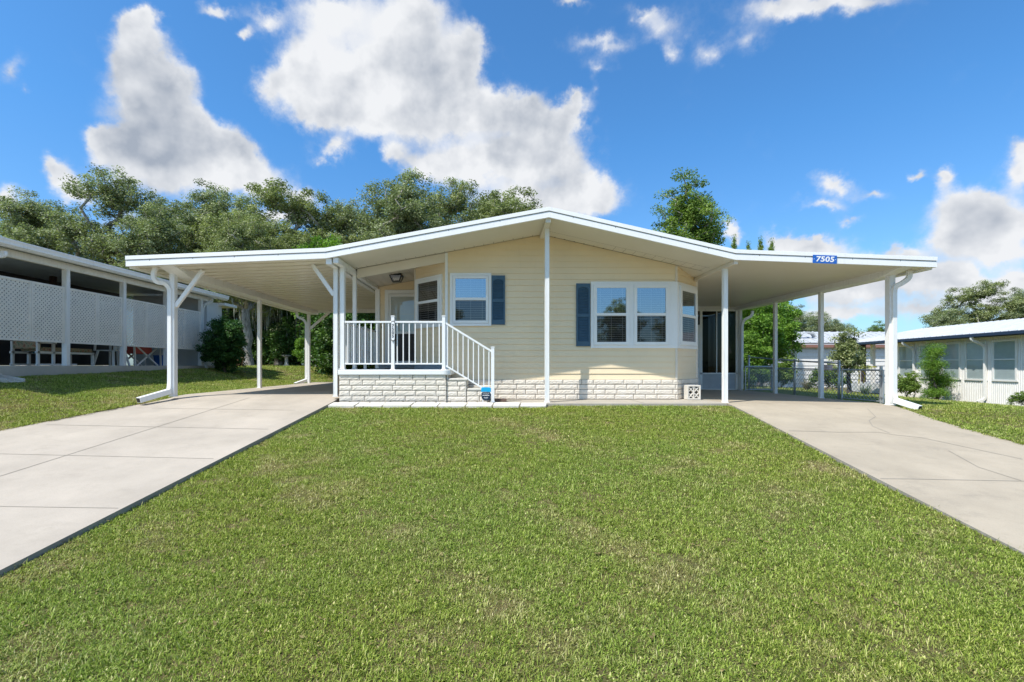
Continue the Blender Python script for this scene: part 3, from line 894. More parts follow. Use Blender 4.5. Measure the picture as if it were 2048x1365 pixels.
d_ = 9.27
P = lambda px, py, d=9.27: W(px, py, d)
downspout([P(311, 534, 9.2), P(306, 552, 9.22), P(312, 565, 9.25), P(331, 568, 9.36), P(340, 578, 9.40), P(340, 768, 9.40), P(338, 785, 9.38)], cl,
          tail=(W(339, 783, 9.36), W(277, 801, 8.85)))
downspout([W(594, 622, 16.4), W(594, 634, 16.4), W(608, 640, 16.4), W(612.5, 648, 16.4), W(612.5, 762, 16.4)], cl, tail=(W(612, 761, 16.4), W(590, 769, 16.0)))
# right carport
cr = carport(1, 'white carport with smooth beige ceiling over the cracked tan driveway', 3, 4, 15.5)
XR_ = 7.87; zrb = roof_under(XR_)
taper_beam(7.70, XR_ + .06, 15.4, zrb - .11, zrb + .01).build('beam', 'white_aluminium', cr, bevel=.003)
MB().box(RX[4] - .11, RX[4] + .004, FY + .08, 15.5, RT[4] - TH - .028, RT[4] - TH + .05).build('gutter', 'white_aluminium', cr, bevel=.006)
MB().box(4.545, 4.62, FY + .03, 15.4, roof_under(4.58) - .075, roof_under(4.58)).build('beam', 'soffit_vinyl', cr, bevel=.003)
for y, w in ((9.5, .115), (11.5, .085), (13.36, .085), (15.25, .085)):
    post(XR_, y, -.07, zrb - (.11 if y > 10 else .004), w, cr)
post(4.575, 9.45, -.015, roof_under(4.575) - .075, .085, cr)
downspout([W(1819, 541, 9.3), W(1819, 556, 9.3), W(1806, 566, 9.34), W(1789, 574, 9.40), W(1788, 586, 9.42), W(1788, 790, 9.42), W(1792, 803, 9.40)], cr, w=.085,
          tail=(W(1790, 801, 9.36), W(1840, 817, 9.0)))
downspout([W(1505, 622, 15.1), W(1504, 632, 15.1), W(1488, 640, 15.12), W(1484, 650, 15.14), W(1484, 779, 15.14)], cr)
# screened room at the back of the right carport
scr = thing('screen_room', 'dark screened room with grey kick panel behind the right carport', 'screen room', (6.5, 15.3, 0))
SY = 15.3
mb = MB()
for x0, x1, z0, z1 in ((4.66, 7.82, 2.44, 2.52), (4.66, 7.82, .44, .48), (4.66, 7.82, -.06, -.03), (4.66, 4.72, -.03, 2.44), (7.74, 7.82, -.03, 2.44), (6.60, 6.68, -.03, 2.44), (5.7, 5.76, -.03, 2.44), (7.12, 7.15, .48, 2.44)):
    mb.box(x0, x1, SY - .03, SY + .03, z0, z1)
mb.build('frame', 'white_aluminium', scr, bevel=.003)
mb = MB()
for a, b in ((4.72, 5.7), (6.68, 7.74)): mb.box(a, b, SY - .008, SY + .008, -.03, .44)
mb.build('kick_panel', 'grey_metal', scr)
mb = MB()
for a, b, z0, z1 in ((4.72, 5.7, .48, 2.44), (5.76, 6.6, 2.02, 2.44), (6.68, 7.12, .48, 2.44), (7.15, 7.74, .48, 2.44)):
    mb.add([(a, SY - .01, z0), (b, SY - .01, z0), (b, SY - .01, z1), (a, SY - .01, z1)], [(0, 1, 2, 3)])
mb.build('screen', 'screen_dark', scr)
mb = MB()
for x0, x1, z0, z1 in ((5.77, 5.84, -.02, 2.0), (6.52, 6.59, -.02, 2.0), (5.84, 6.52, 1.92, 2.0), (5.84, 6.52, .62, .68), (5.84, 6.52, -.02, .06)): mb.box(x0, x1, SY - .045, SY - .005, z0, z1)
dr = mb.build('screen_door', 'white_aluminium', scr, bevel=.003)
MB().box(5.84, 6.52, SY - .02, SY - .01, .06, .62).build('kick_panel', 'grey_metal', dr)
MB().add([(5.84, SY - .02, .68), (6.52, SY - .02, .68), (6.52, SY - .02, 1.92), (5.84, SY - .02, 1.92)], [(0, 1, 2, 3)]).build('screen', 'screen_dark', dr)
mb = MB()
mb.add([(7.8, SY + .04, .45), (7.8, 17.4, .45), (7.8, 17.4, 2.5), (7.8, SY + .04, 2.5)], [(0, 1, 2, 3)]); mb.build('screen', 'screen_dark', scr)
MB().box(4.64, 7.9, SY + .04, 17.5, 2.53, 2.6).build('room_roof', 'white_fascia', scr)
MB().box(7.78, 7.82, SY + .04, 17.4, -.1, .45).build('kick_panel', 'grey_metal', scr)
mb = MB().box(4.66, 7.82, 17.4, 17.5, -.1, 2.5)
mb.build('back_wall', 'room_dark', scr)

# ------------------------------------------------------------------ signs and small things by the house
sg = thing('address_sign', 'blue street number sign 7505 fixed to the right carport fascia', 'sign', W(1650, 519, 8.96))
tilt = math.atan2(RT[4] - RT[3], RX[4] - RX[3])
w_, h_ = 48 / F * 8.96, 16.5 / F * 8.96
c_, s_ = math.cos(tilt), math.sin(tilt); c0 = W(1650, 519, 8.955)
pts = [(-w_ / 2, -h_ / 2), (w_ / 2, -h_ / 2), (w_ / 2, h_ / 2), (-w_ / 2, h_ / 2)]
mb = MB().prism([(c0.x + a * c_ - b * s_, c0.z + a * s_ + b * c_) for a, b in pts], 8.958, 8.964)
mb.build('panel', 'sign_blue', sg)
text('number', '7505', .135, (c0.x, 8.956, c0.z - .002), (math.pi / 2, -tilt, 0), 'sign_white', sg, bold=.004, extr=.001, spacing=1.06, shear=.12, sx=1.22)
mb = MB()
for sx in (-1, 1): mb.box(c0.x + sx * .2 - .005, c0.x + sx * .2 + .005, 8.955, 8.959, c0.z - .005 + sx * s_ * .2, c0.z + .005 + sx * s_ * .2)
mb.build('screw', 'sign_white', sg)

def plaque_poly(c, w, h, n=6):
    out = []
    r = w * .5
    # straight sides with stepped, pointed round ends
    for sgn in (1, -1):
        for i in range(n + 1):
            a = math.pi * i / n
            out.append((c[0] + sgn * r * .82 * math.cos(a), c[1] + sgn * (h / 2 - r * .8 + r * .8 * math.sin(a))))
    return out
pl = thing('address_plaque', 'small vertical white plaque with black numbers 7505 on the railing post', 'plaque', W(786, 662, 9.38))
cc = W(786, 662.5, 9.37)
MB().prism(plaque_poly((cc.x, cc.z), .098, .40), 9.366, 9.384).build('border', 'plaque_black', pl, bevel=.002)
MB().prism(plaque_poly((cc.x, cc.z), .078, .37), 9.361, 9.366).build('panel', 'sign_white', pl)
text('number', '7\n5\n0\n5', .078, (cc.x, 9.359, cc.z - .002), (math.pi / 2, 0, 0), 'plaque_black', pl, bold=.002, extr=.0008, line=.86)

ys_ = thing('yard_sign', 'small blue topped security sign on a stake by the porch steps', 'sign', W(972, 806, 9.25))
c = W(972, 789, 9.25); R_ = 9.25 / F
def shield(w, zt, zb, flat):
    z0 = c.z; out = []
    out += [(c.x - w, z0 + zt - .02), (c.x - w * .8, z0 + zt), (c.x + w * .8, z0 + zt), (c.x + w, z0 + zt - .02)]
    if flat is not None: out += [(c.x + w, z0 + flat), (c.x - w, z0 + flat)]
    else:
        for i in range(0, 9):
            a = i * math.pi / 8; out.append((c.x + w * math.cos(a), z0 + zb + .085 - .085 * math.sin(a)))
    return out
MB().prism(shield(.088, .04, -.125, None), 9.244, 9.256).build('panel', 'sign_navy', ys_, bevel=.002)
MB().prism(shield(.094, .135, 0, .045), 9.238, 9.262).build('header', 'sign_cyan', ys_, bevel=.006)
mb = MB(); rr = random.Random(3)
for z, wd, h in ((.020, .062, .007), (-.018, .066, .017), (-.060, .042, .010), (-.082, .026, .005)):
    x = -wd
    while x < wd - .004:
        q = rr.uniform(.006, .013); mb.box(c.x + x, c.x + min(x + q, wd), 9.2415, 9.2445, c.z + z - h / 2, c.z + z + h / 2 * rr.uniform(.5, 1)); x += q + .0035
mb.build('lettering', 'sign_white', ys_)
MB().box(c.x - .07, c.x - .05, 9.252, 9.27, -.07, c.z - .06).build('stake', 'plastic_white', ys_)

# breeze block
bb = MB(); bx0, bx1, by0, by1, bz = WX(1375, 10.24), WX(1401.5, 10.24), 10.0, 10.19, .30
by0, by1 = 10.24 - .19, 10.24 - .0
bx0, bx1 = WX(1375, by0), WX(1401.5, by0)
t_ = .026
bb.box(bx0, bx1, by0, by1, 0, t_); bb.box(bx0, bx1, by0, by1, bz - t_, bz); bb.box(bx0, bx0 + t_, by0, by1, t_, bz - t_); bb.box(bx1 - t_, bx1, by0, by1, t_, bz - t_)
cx, cz_ = (bx0 + bx1) / 2, bz / 2
bb.bar((cx, (by0 + by1) / 2, t_), (cx, (by0 + by1) / 2, bz - t_), .022, .17, up=(0, 1, 0))
for sx in (-1, 1):
    for sz in (-1, 1):
        bb.bar((cx, (by0 + by1) / 2, cz_), (cx + sx * (bx1 - bx0 - t_) / 2, (by0 + by1) / 2, cz_ + sz * (bz / 2 - t_ / 2)), .022, .16, up=(0, 1, 0))
        bb.bar((cx, (by0 + by1) / 2 + .002, cz_ + sz * (bz / 2 - t_)), (cx + sx * (bx1 - bx0) / 2 * .86, (by0 + by1) / 2 + .002, cz_), .02, .155, up=(0, 1, 0))
bb.box(bx0 + t_, bx1 - t_, by1 - .03, by1 - .025, t_, bz - t_, 1)
setp(bb.build('breeze_block', ['paver', 'slab_edge'], bevel=.003), 'pale patterned breeze block standing by the right corner of the brick skirting', 'block')
setp(MB().box(WX(990, 9.55), WX(1013, 9.55), 9.5, 9.62, -.005, .055).build('loose_brick', 'brick_brown', bevel=.006), 'brown loose brick lying on the walkway beside the railing post', 'brick')

names = ['first', 'second', 'third', 'fourth', 'fifth', 'sixth', 'seventh', 'eighth']
px_ = [661, 715, 769.6, 825.5, 879, 934, 987.6, 1041.4, 1095]
for i in range(8):
    a, b = WX(px_[i] + 1.5, 9.04), WX(px_[i + 1] - 1.0, 9.04)
    mb = MB(); sk = random.Random(i).uniform(-.01, .01)
    vs = []
    for z0, z1 in ((-.11, -.11), (.012 + sk * .6, -.028 + sk * .6)):
        vs += [(a - .03, 8.94, z1), (b - .03, 8.94, z1), (b + .01, 9.145, z0), (a + .01, 9.145, z0)]
    mb.add(vs, [(0, 3, 2, 1), (4, 5, 6, 7), (0, 1, 5, 4), (1, 2, 6, 5), (2, 3, 7, 6), (3, 0, 4, 7)])
    where = ['touching the driveway edge', 'second from the driveway', 'below the porch railing plaque', 'below the right half of the porch', 'in front of the porch corner', 'in front of the brick steps', 'in front of the blue topped sign', 'touching the ridge post end of the row'][i]
    setp(mb.build('edging_paver', 'paver', bevel=.008), 'pale concrete edging paver ' + where, 'paver', 'edging pavers along the lawn')

# ------------------------------------------------------------------ left neighbour
nb = thing('neighbor_house', 'long white porch house with lattice screens left of the driveway', 'house', (-10.2, 13, .7))
NX = -10.2
MB().box(-17, -10.08, 7.9, 17.35, -.3, EYE - .012).build('porch_slab', 'neighbor_slab', nb, bevel=.008)
posts = [8.0, 9.72, 11.48, 13.25, 15.0, 16.77]
for y in posts: MB().box(NX - .06, NX + .06, y - .05, y + .05, EYE - .012, 3.10).build('post', 'neighbor_white', nb, bevel=.004)
MB().box(NX - .05, NX + .05, 7.9, 17.3, 3.0, 3.16).build('header_beam', 'neighbor_white', nb, bevel=.004)
mb = MB()
mb.add([(-9.86, 7.7, 3.25), (-9.86, 17.7, 3.25), (-13.8, 17.7, 3.72), (-13.8, 7.7, 3.72), (-9.86, 7.7, 3.17), (-9.86, 17.7, 3.17), (-13.8, 17.7, 3.3), (-13.8, 7.7, 3.3)],
       [(0, 1, 2, 3)], 0)
mb.add(mb.v[:8], [(0, 1, 5, 4), (1, 2, 6, 5), (3, 0, 4, 7), (2, 3, 7, 6)], 0)
mb.add(mb.v[:8], [(4, 5, 6, 7)], 1)
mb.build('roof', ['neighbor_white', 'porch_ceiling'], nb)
mb = MB(); g0 = -9.86
prof = [(g0 - .02, 3.27), (g0 + .13, 3.27), (g0 + .135, 3.255), (g0 + .115, 3.20), (g0 + .115, 3.16), (g0 + .06, 3.11), (g0 - .02, 3.11)]
vs = [(x, y, z) for y in (7.7, 17.75) for x, z in prof]; n_ = len(prof)
mb.add(vs, [tuple(range(n_)), tuple(range(n_, 2 * n_))] + [(i, (i + 1) % n_, (i + 1) % n_ + n_, i + n_) for i in range(n_)])
mb.build('gutter', 'neighbor_white', nb)
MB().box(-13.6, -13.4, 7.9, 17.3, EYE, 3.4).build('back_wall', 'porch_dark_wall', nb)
for y in (10.9, 13.7): MB().box(-12.6, -12.48, y - .06, y + .06, EYE, 3.3).build('inner_post', 'brown_post', nb)
MB().box(-12.58, -12.5, 8, 17, 2.72, 2.76).build('inner_rail', 'grey_metal', nb)
mb = MB().box(-11.95, -11.72, 14.4, 14.5, 2.45, 2.62)
mb.build('wall_box', 'neighbor_white', nb)
siding((-12.75, 17.05, 0), UF, NF, 2.6, EYE, lambda a: 3.2, .11, 'wall_grey_siding', 'end_wall', nb, step=1.3)
MB().box(-12.75, -10.15, 17.06, 18.0, .3, 3.0).build('rear_room', 'wall_grey_siding', nb)
MB().box(-12.9, -9.9, 17.76, 18.6, 2.93, 3.03).build('rear_roof', 'neighbor_white', nb)
def lattice(y0, y1, z0, z1):
    mb = MB(); fw = .045
    mb.box(NX - .012, NX + .022, y0, y1, z0, z0 + fw); mb.box(NX - .012, NX + .022, y0, y1, z1 - fw, z1)
    mb.box(NX - .012, NX + .022, y0, y0 + fw, z0 + fw, z1 - fw); mb.box(NX - .012, NX + .022, y1 - fw, y1, z0 + fw, z1 - fw)
    a0, a1, b0, b1 = y0 + .02, y1 - .02, z0 + .02, z1 - .02
    pitch = .092; h = pitch * .5 * .70 / S2 / 2 * 1.0
    for sgn in (1, -1):
        c = -(b1 - b0) if sgn > 0 else 0
        c = math.floor(c / pitch) * pitch; cmax = (a1 - a0) + (b1 - b0)
        while c < cmax:
            # line: (y-a0) - sgn*(z-b0) = c   (sgn -1: sum)
            pts = []
            for t in (0, b1 - b0):
                yy = c + sgn * t
                pts.append((yy, t))
            (ya, za), (yb, zb_) = pts
            # clip to width
            def clip(p, q):
                (y_, z_), (y2, z2) = p, q
                if y_ < 0: z_ = z_ + (0 - y_) * (z2 - z_) / (y2 - y_); y_ = 0
                if y_ > a1 - a0: z_ = z_ + (a1 - a0 - y_) * (z2 - z_) / (y2 - y_); y_ = a1 - a0
                return (y_, z_)
            if (ya < 0 and yb < 0) or (ya > a1 - a0 and yb > a1 - a0): c += pitch; continue
            p = clip((ya, za), (yb, zb_)); q = clip((yb, zb_), (ya, za))
            if abs(p[0] - q[0]) > .01:
                xo = NX + (.006 if sgn > 0 else -.002)
                wv = .040
                vs = [(xo + e, a0 + r[0] + s2 * wv / 2 * sgn * -1 * S2, b0 + r[1] + s2 * wv / 2 * S2) for r in (p, q) for s2 in (-1, 1) for e in (0, .006)]
                mb.add(vs, [(0, 1, 3, 2), (4, 5, 7, 6), (0, 2, 6, 4), (1, 3, 7, 5), (0, 1, 5, 4), (2, 3, 7, 6)])
            c += pitch
    mb.build('lattice_panel', 'lattice_white', nb)
lz0, lz1 = EYE + .53, EYE + 1.86
for a, b in zip(posts[:-1], posts[1:]):
    m_ = (a + b) / 2; lattice(a + .055, m_ - .004, lz0, lz1); lattice(m_ + .004, b - .055, lz0, lz1)
downspout([W(8, 503, 9.55), W(8, 512, 9.55), Vector((-10.05, 9.42, 2.86)), Vector((-10.02, 9.36, 2.7)), Vector((-10.02, 9.36, .62)), Vector((-9.8, 9.36, .56))], nb, w=.085, mat='neighbor_white')
downspout([W(424, 598, 17.2), W(424, 603, 17.2), W(407.5, 611, 16.95), W(405.5, 620, 16.9), W(405.5, 728, 16.9), W(415, 736, 16.8)], nb, mat='neighbor_white')

# splash block
sb = MB(); o = Vector((-10.02, 9.62, float(zg(-9.8, 9.6)) + .02))
u = Vector((.93, -.2, -.12)).normalized(); v = Vector((.2, .97, 0)).normalized(); w3 = Vector((0, 0, 1))
def SB(a0, a1, b0, b1, c0, c1):
    sb.add([o + u * a + v * b + w3 * c for c in (c0, c1) for a, b in ((a0, b0), (a1, b0), (a1, b1), (a0, b1))],
           [(0, 3, 2, 1), (4, 5, 6, 7), (0, 1, 5, 4), (1, 2, 6, 5), (2, 3, 7, 6), (3, 0, 4, 7)])
SB(0, .62, -.13, .13, 0, .035); SB(0, .62, -.16, -.13, 0, .09); SB(0, .62, .13, .16, 0, .09); SB(-.03, 0, -.16, .16, 0, .12)
setp(sb.build('splash_block', 'stone_pale', bevel=.006), 'pale concrete splash block lying on the left lawn below the lattice porch', 'splash block')

# porch furniture, seen below the lattice
Z0 = EYE - .012
ch = thing('lounge_chair', 'white tube patio lounge chair with floral cushion behind the lattice', 'lounge chair', (-11.0, 12.1, Z0))
mb = MB()
for x in (-10.75, -11.35):
    for y in (11.35, 11.75, 12.9):
        mb.bar((x, y, Z0), (x, y, Z0 + (.56 if y < 12 else .33)), .05)
    mb.bar((x, 11.32, Z0 + .56), (x, 11.82, Z0 + .56), .05); mb.bar((x, 11.3, Z0 + .32), (x, 12.93, Z0 + .32), .05); mb.bar((x, 11.3, Z0 + .03), (x, 12.4, Z0 + .03), .04)
mb.bar((-10.75, 12.9, Z0 + .32), (-11.35, 12.9, Z0 + .32), .05)
mb.build('frame', 'plastic_white', ch)
cu = MB().box(-11.32, -10.78, 11.5, 12.95, Z0 + .35, Z0 + .45).box(-11.32, -10.78, 11.32, 11.47, Z0 + .4, Z0 + .9)
m, nt, b, o_ = new_mat('floral')
c_ = ramp(nt, noise(nt, objco(nt), 14, 3), (.35, (.28, .12, .07)), (.5, (.42, .33, .22)), (.62, (.14, .2, .12)), (.75, (.4, .16, .12)))
L(nt, c_, b.inputs['Base Color']); b.inputs['Roughness'].default_value = .9
cu.build('cushion', 'floral', ch, bevel=.03)
MB().box(-11.3, -10.8, 11.8, 12.9, Z0 + .30, Z0 + .335).build('sling', 'teal_cloth', ch)
def plastic_chair(x, y, label):
    t = thing('plastic_chair', label, 'chair', (x, y, Z0))
    mb = MB()
    mb.box(x - .24, x + .24, y - .24, y + .24, Z0 + .41, Z0 + .44); mb.build('seat', 'plastic_white', t, bevel=.01)
    for sx in (-1, 1):
        for sy in (-1, 1):
            MB().sweep([(x + sx * .21, y + sy * .21, Z0 + .42), (x + sx * .28, y + sy * .29, Z0)], .05, .03).build('leg', 'plastic_white', t)
    mb = MB()
    for i in range(5): mb.box(x - .25 + .11 * i, x - .19 + .11 * i, y + .22, y + .25, Z0 + .44, Z0 + .85)
    mb.box(x - .26, x + .26, y + .215, y + .255, Z0 + .83, Z0 + .9); mb.build('backrest', 'plastic_white', t, bevel=.008)
    for sx in (-1, 1):
        MB().sweep([(x + sx * .27, y + .24, Z0 + .66), (x + sx * .29, y - .2, Z0 + .65), (x + sx * .28, y - .24, Z0 + .42)], .05, .03).build('armrest', 'plastic_white', t)
plastic_chair(-10.75, 13.55, 'white plastic armchair behind the lattice next to the red folding chair')
fc = thing('folding_chair', 'red cloth folding chair with white crossed legs behind the lattice', 'chair', (-10.8, 14.75, Z0))
for x in (-10.6, -11.1):
    mb = MB(); mb.bar((x, 14.3, Z0), (x, 15.2, Z0 + .58), .045, .03, up=(1, 0, 0)); mb.bar((x, 15.2, Z0), (x, 14.3, Z0 + .58), .045, .03, up=(1, 0, 0))
    mb.bar((x, 14.24, Z0), (x, 14.2, Z0 + .62), .04); mb.bar((x, 15.34, Z0), (x, 15.3, Z0 + .6), .04)
    mb.build('frame', 'plastic_white', fc)
MB().box(-11.1, -10.6, 14.25, 14.95, Z0 + .36, Z0 + .62).build('seat', 'red_cloth', fc, bevel=.02)
setp(MB().lathe((-10.9, 15.75, Z0), [(.16, 0), (.19, .3), (.2, .34)], 14).build('blue_bucket', 'sign_blue'), 'dark blue bucket standing behind the lattice right of the red chair', 'bucket')

# ------------------------------------------------------------------ right neighbour
rn = thing('neighbor_house', 'white corrugated house with navy eave and tall windows at the right', 'house', (18, 19, -.6))
UA = Vector((.1293, .9916, 0)); NA = Vector((-.9916, .1293, 0)); OA = Vector((17.4, 16.2, 0))
def along(px): # distance along the wall from OA for a photo column
    r = (px - PX) / F
    return (r * OA.y - OA.x) / (UA.x - r * UA.y)
aS, aE = -4.5, along(1786)
gz, ez = -.72, 1.76
mb = MB(); nrib = int((aE - aS) / .075)
for i in range(nrib):
    a = aS + (aE - aS) * i / nrib; w = (aE - aS) / nrib
    for f0, f1, o0, o1 in ((0, .35, 0, 0), (.35, .5, 0, .018), (.5, .85, .018, .018), (.85, 1, .018, 0)):
        p0, p1 = OA + UA * (a + w * f0) + NA * o0, OA + UA * (a + w * f1) + NA * o1
        mb.add([(p0.x, p0.y, gz), (p1.x, p1.y, gz), (p1.x, p1.y, ez), (p0.x, p0.y, ez)], [(0, 1, 2, 3)])
mb.build('wall', 'neighbor_white', rn)
mb = MB(); mb.frame(OA, UA, NA, aS, aE, -7, -.01, gz, ez - .01); mb.build('core', 'neighbor_white', rn)
wz0, wz1 = .23, 1.53
for pa, pb in ((2033, 1990), (1972, 1935), (1920, 1888), (1872, 1843), (1829, 1801), (2100, 2062)):
    a, b = along(pa), along(pb)
    fr = MB()
    for A, B, Q0, Q1 in ((a - .06, b + .06, wz1, wz1 + .06), (a - .08, b + .08, wz0 - .06, wz0), (a - .06, a, wz0, wz1), (b, b + .06, wz0, wz1)):
        fr.frame(OA, UA, NA, A, B, 0, .05, Q0, Q1)
    fr.frame(OA, UA, NA, a, b, .0, .045, (wz0 + wz1) / 2 + .02, (wz0 + wz1) / 2 + .06)
    w = fr.build('window', 'neighbor_white', rn)
    MB().frame(OA, UA, NA, a, b, .0, .022, wz0, wz1).build('curtain', 'blind_pale', w)
    P = lambda q, z: OA + UA * q + NA * .032 + Vector((0, 0, z))
    MB().add([P(a, wz0), P(b, wz0), P(b, wz1), P(a, wz1)], [(0, 1, 2, 3)]).build('glass', 'pale_glass', w)
# roof: eave overhangs 0.45, runs on past the wall over the open porch
aR = along(1700)
mb = MB()
def RP(a, out, z): p = OA + UA * a + NA * out; return (p.x, p.y, z)
e0, e1 = aS - .6, aR
mb.add([RP(e0, .45, 1.83), RP(e1, .45, 1.83), RP(e1, -3.4, 2.58), RP(e0, -3.4, 2.58)], [(0, 1, 2, 3)], 0)
mb.add([RP(e0, .45, 1.80), RP(e1, .45, 1.80), RP(e1, -3.4, 2.52), RP(e0, -3.4, 2.52)], [(3, 2, 1, 0)], 1)
mb.add([RP(e0, -3.4, 2.58), RP(e1, -3.4, 2.58), RP(e1, -7.2, 1.83), RP(e0, -7.2, 1.83)], [(0, 1, 2, 3)], 0)
a = e0
while a < e1:
    mb.add([RP(a, .455, 1.835), RP(a + .05, .455, 1.835), RP(a + .05, -3.4, 2.59), RP(a, -3.4, 2.59), RP(a + .015, .455, 1.862), RP(a + .035, .455, 1.862), RP(a + .035, -3.4, 2.617), RP(a + .015, -3.4, 2.617)],
           [(0, 1, 5, 4), (1, 2, 6, 5), (3, 0, 4, 7), (4, 5, 6, 7)], 0)
    a += .3
mb.build('roof', ['metal_roof_white', 'neighbor_white'], rn)
mb = MB(); mb.frame(OA, UA, NA, e0, e1, .45, .56, 1.725, 1.83); mb.frame(OA, UA, NA, e0, e1, .43, .45, 1.69, 1.8)
mb.build('fascia', 'navy_trim', rn)
for p in ((1952, 1975), (1815, 1832), (1709, 1722)):
    a1_, a2_ = along(p[1]), along(p[1])
    q = OA + UA * a1_
    if p[0] == 1709: 
        downspout([q + NA * .5 + Vector((0, 0, 1.72)), q + NA * .42 + Vector((0, 0, 1.5)), q + NA * .1 + Vector((0, 0, 1.3)), q + NA * .1 + Vector((0, 0, -.3))], rn, w=.09, mat='neighbor_white'); continue
    downspout([q + NA * .5 + Vector((0, 0, 1.72)), q + NA * .5 + Vector((0, 0, 1.62)), q + NA * .12 + Vector((0, 0, 1.42)), q + NA * .08 + Vector((0, 0, 1.3)), q + NA * .08 + Vector((0, 0, -.48)), q + NA * .32 + Vector((0, 0, -.58))], rn, w=.085, mat='neighbor_white')
for px_p, m_ in ((1727, 'brown_post'), (1748, 'neighbor_white'), (1722, 'neighbor_white')):
    q = OA + UA * along(px_p) + NA * (.0 if m_ == 'brown_post' else .05)
    MB().box(q.x - .07, q.x + .07, q.y - .07, q.y + .07, -.5, 1.75).build('porch_post', m_, rn)
mb = MB(); mb.frame(OA, UA, NA, aE, aR, -3.0, -2.9, -.5, 1.9); mb.frame(OA, UA, NA, aE + .3, aR, -3, .1, -.6, -.12); mb.build('porch_wall', 'wall_grey_siding', rn)
mb = MB(); mb.frame(OA, UA, NA, aE + .5, aE + 2.2, -2.9, -2.86, .1, 1.6); mb.build('porch_window', 'room_dark', rn)
q = OA + UA * along(2020) * 1.0 + NA * -2.2
vp = MB().sweep([(q.x, q.y, 2.3), (q.x, q.y, 3.0)], .03, n=8).build('vent_pipe', 'neighbor_white', rn)
yt = thing('patio_table', 'small yellow metal patio table on the porch beyond the chain link gate', 'table', (16.9, 22.2, -.12))
mb = MB().lathe((16.9, 22.2, 0), [(.02, .62), (.7, .62), (.7, .67), (.02, .67)], 18); mb.build('tabletop', 'yellow_paint', yt)
for i in range(3):
    a = i * 2.1; MB().sweep([(16.9 + .1 * math.cos(a), 22.2 + .1 * math.sin(a), .62), (16.9 + .35 * math.cos(a), 22.2 + .35 * math.sin(a), .3), (16.9 + .25 * math.cos(a), 22.2 + .25 * math.sin(a), -.12)], .025, n=6).build('leg', 'yellow_paint', yt)

# far house behind the chain link fence
fh = thing('far_house', 'low white house with pale metal roof and brown eave beyond the fence', 'house', (22, 30, -.5))
fx0, fx1 = WX(1545, 30), WX(1880, 30)
siding((fx0, 30, 0), UF, NF, fx1 - fx0, -.7, lambda a: 2.02, .28, 'neighbor_white', 'wall', fh, lip=.03, step=3)
MB().box(fx0, fx1, 30.01, 37, -.7, 2.0).build('core', 'neighbor_white', fh)
mb = MB(); y0, y1, z0, z1 = 29.8, 33.5, 2.12, 3.05
xa, xb = WX(1572, 29.4), WX(1872, 29.4)
mb.add([(xa, y0, z0), (xb, y0, z0), (xb + .8, y1, z1), (xa + .9, y1, z1)], [(0, 1, 2, 3)]); mb.add([(xa + .9, y1, z1), (xb + .8, y1, z1), (xb, 37.5, z0), (xa, 37.5, z0)], [(0, 1, 2, 3)])
mb.add([(xa, y0, z0), (xa + .9, y1, z1), (xa, 37.5, z0)], [(0, 1, 2)])
x = xa
while x < xb:
    mb.bar((x, y0 - .02, z0 + .02), (x + .85, y1, z1 + .02), .05, .05); x += .58
mb.build('roof', 'metal_roof_white', fh)
mb = MB().box(xa, xb, 29.72, 29.9, 1.98, 2.06); mb.build('lower_roof', 'metal_roof_white', fh)
MB().box(xa, xb, 29.67, 29.72, 1.82, 1.99).build('eave', 'brown_trim', fh)
for px_v in (1610, 1682):
    x = WX(px_v, 31.4); MB().sweep([(x - .5, 31.2, 2.55), (x - .35, 31.2, 2.78), (x, 31.2, 2.86), (x + .35, 31.2, 2.78), (x + .5, 31.2, 2.55)], .09, .35).build('roof_vent', 'metal_roof_white', fh)

# ------------------------------------------------------------------ chain link fence
FX = 8.12
cf = thing('chain_link_fence', 'grey chain link fence with sloping top rail along the right carport', 'fence', (FX, 13, -.1))
def fz(y): return -.10
for y, zt_ in ((15.2, 1.0), (12.9, .86), (11.25, .80)):
    mb = MB().sweep([(FX, y, -.15), (FX, y, zt_)], .028, n=10); mb.lathe((FX, y, zt_), [(.034, 0), (.03, .02), (.008, .04)], 10)
    mb.build('post', 'galvanised', cf, smooth=True)
MB().sweep([(FX, 15.2, .98), (FX, 12.9, .84), (FX, 11.25, .765)], .018, n=8).build('top_rail', 'galvanised', cf)
MB().sweep([(FX, 15.2, .64), (FX, 11.25, .62)], .016, n=8).build('mid_rail', 'galvanised', cf)
def chain(p, q, z0, z1, parent, pitch=.10, r=.0026):
    p = Vector(p); q = Vector(q); Lh = (q - p).length; u = (q - p) / Lh; mb = MB(); H = z1 - z0
    for sgn in (1, -1):
        c = -H
        while c < Lh + H:
            t0, t1 = 0.0, H
            a0, a1 = (c, c + H) if sgn > 0 else (c + H, c)
            # clip
            s0, s1 = 0.0, 1.0; d = a1 - a0
            for lim, sg in ((0, 1), (Lh, -1)):
                if d != 0:
                    t = (lim - a0) / d
                    if sg * d > 0: s0 = max(s0, t)
                    else: s1 = min(s1, t)
            if s1 - s0 > .02:
                A = p + u * (a0 + d * s0) + Vector((0, 0, z0 + H * s0)); B = p + u * (a0 + d * s1) + Vector((0, 0, z0 + H * s1))
                mb.sweep([A, B], r * 2, r * 2, ref=(u.y, -u.x, 0), cap=False)
            c += pitch
    return mb.build('wire_mesh', 'galvanised', parent)
chain((FX, 11.25, 0), (FX, 15.2, 0), -.09, .64, cf)
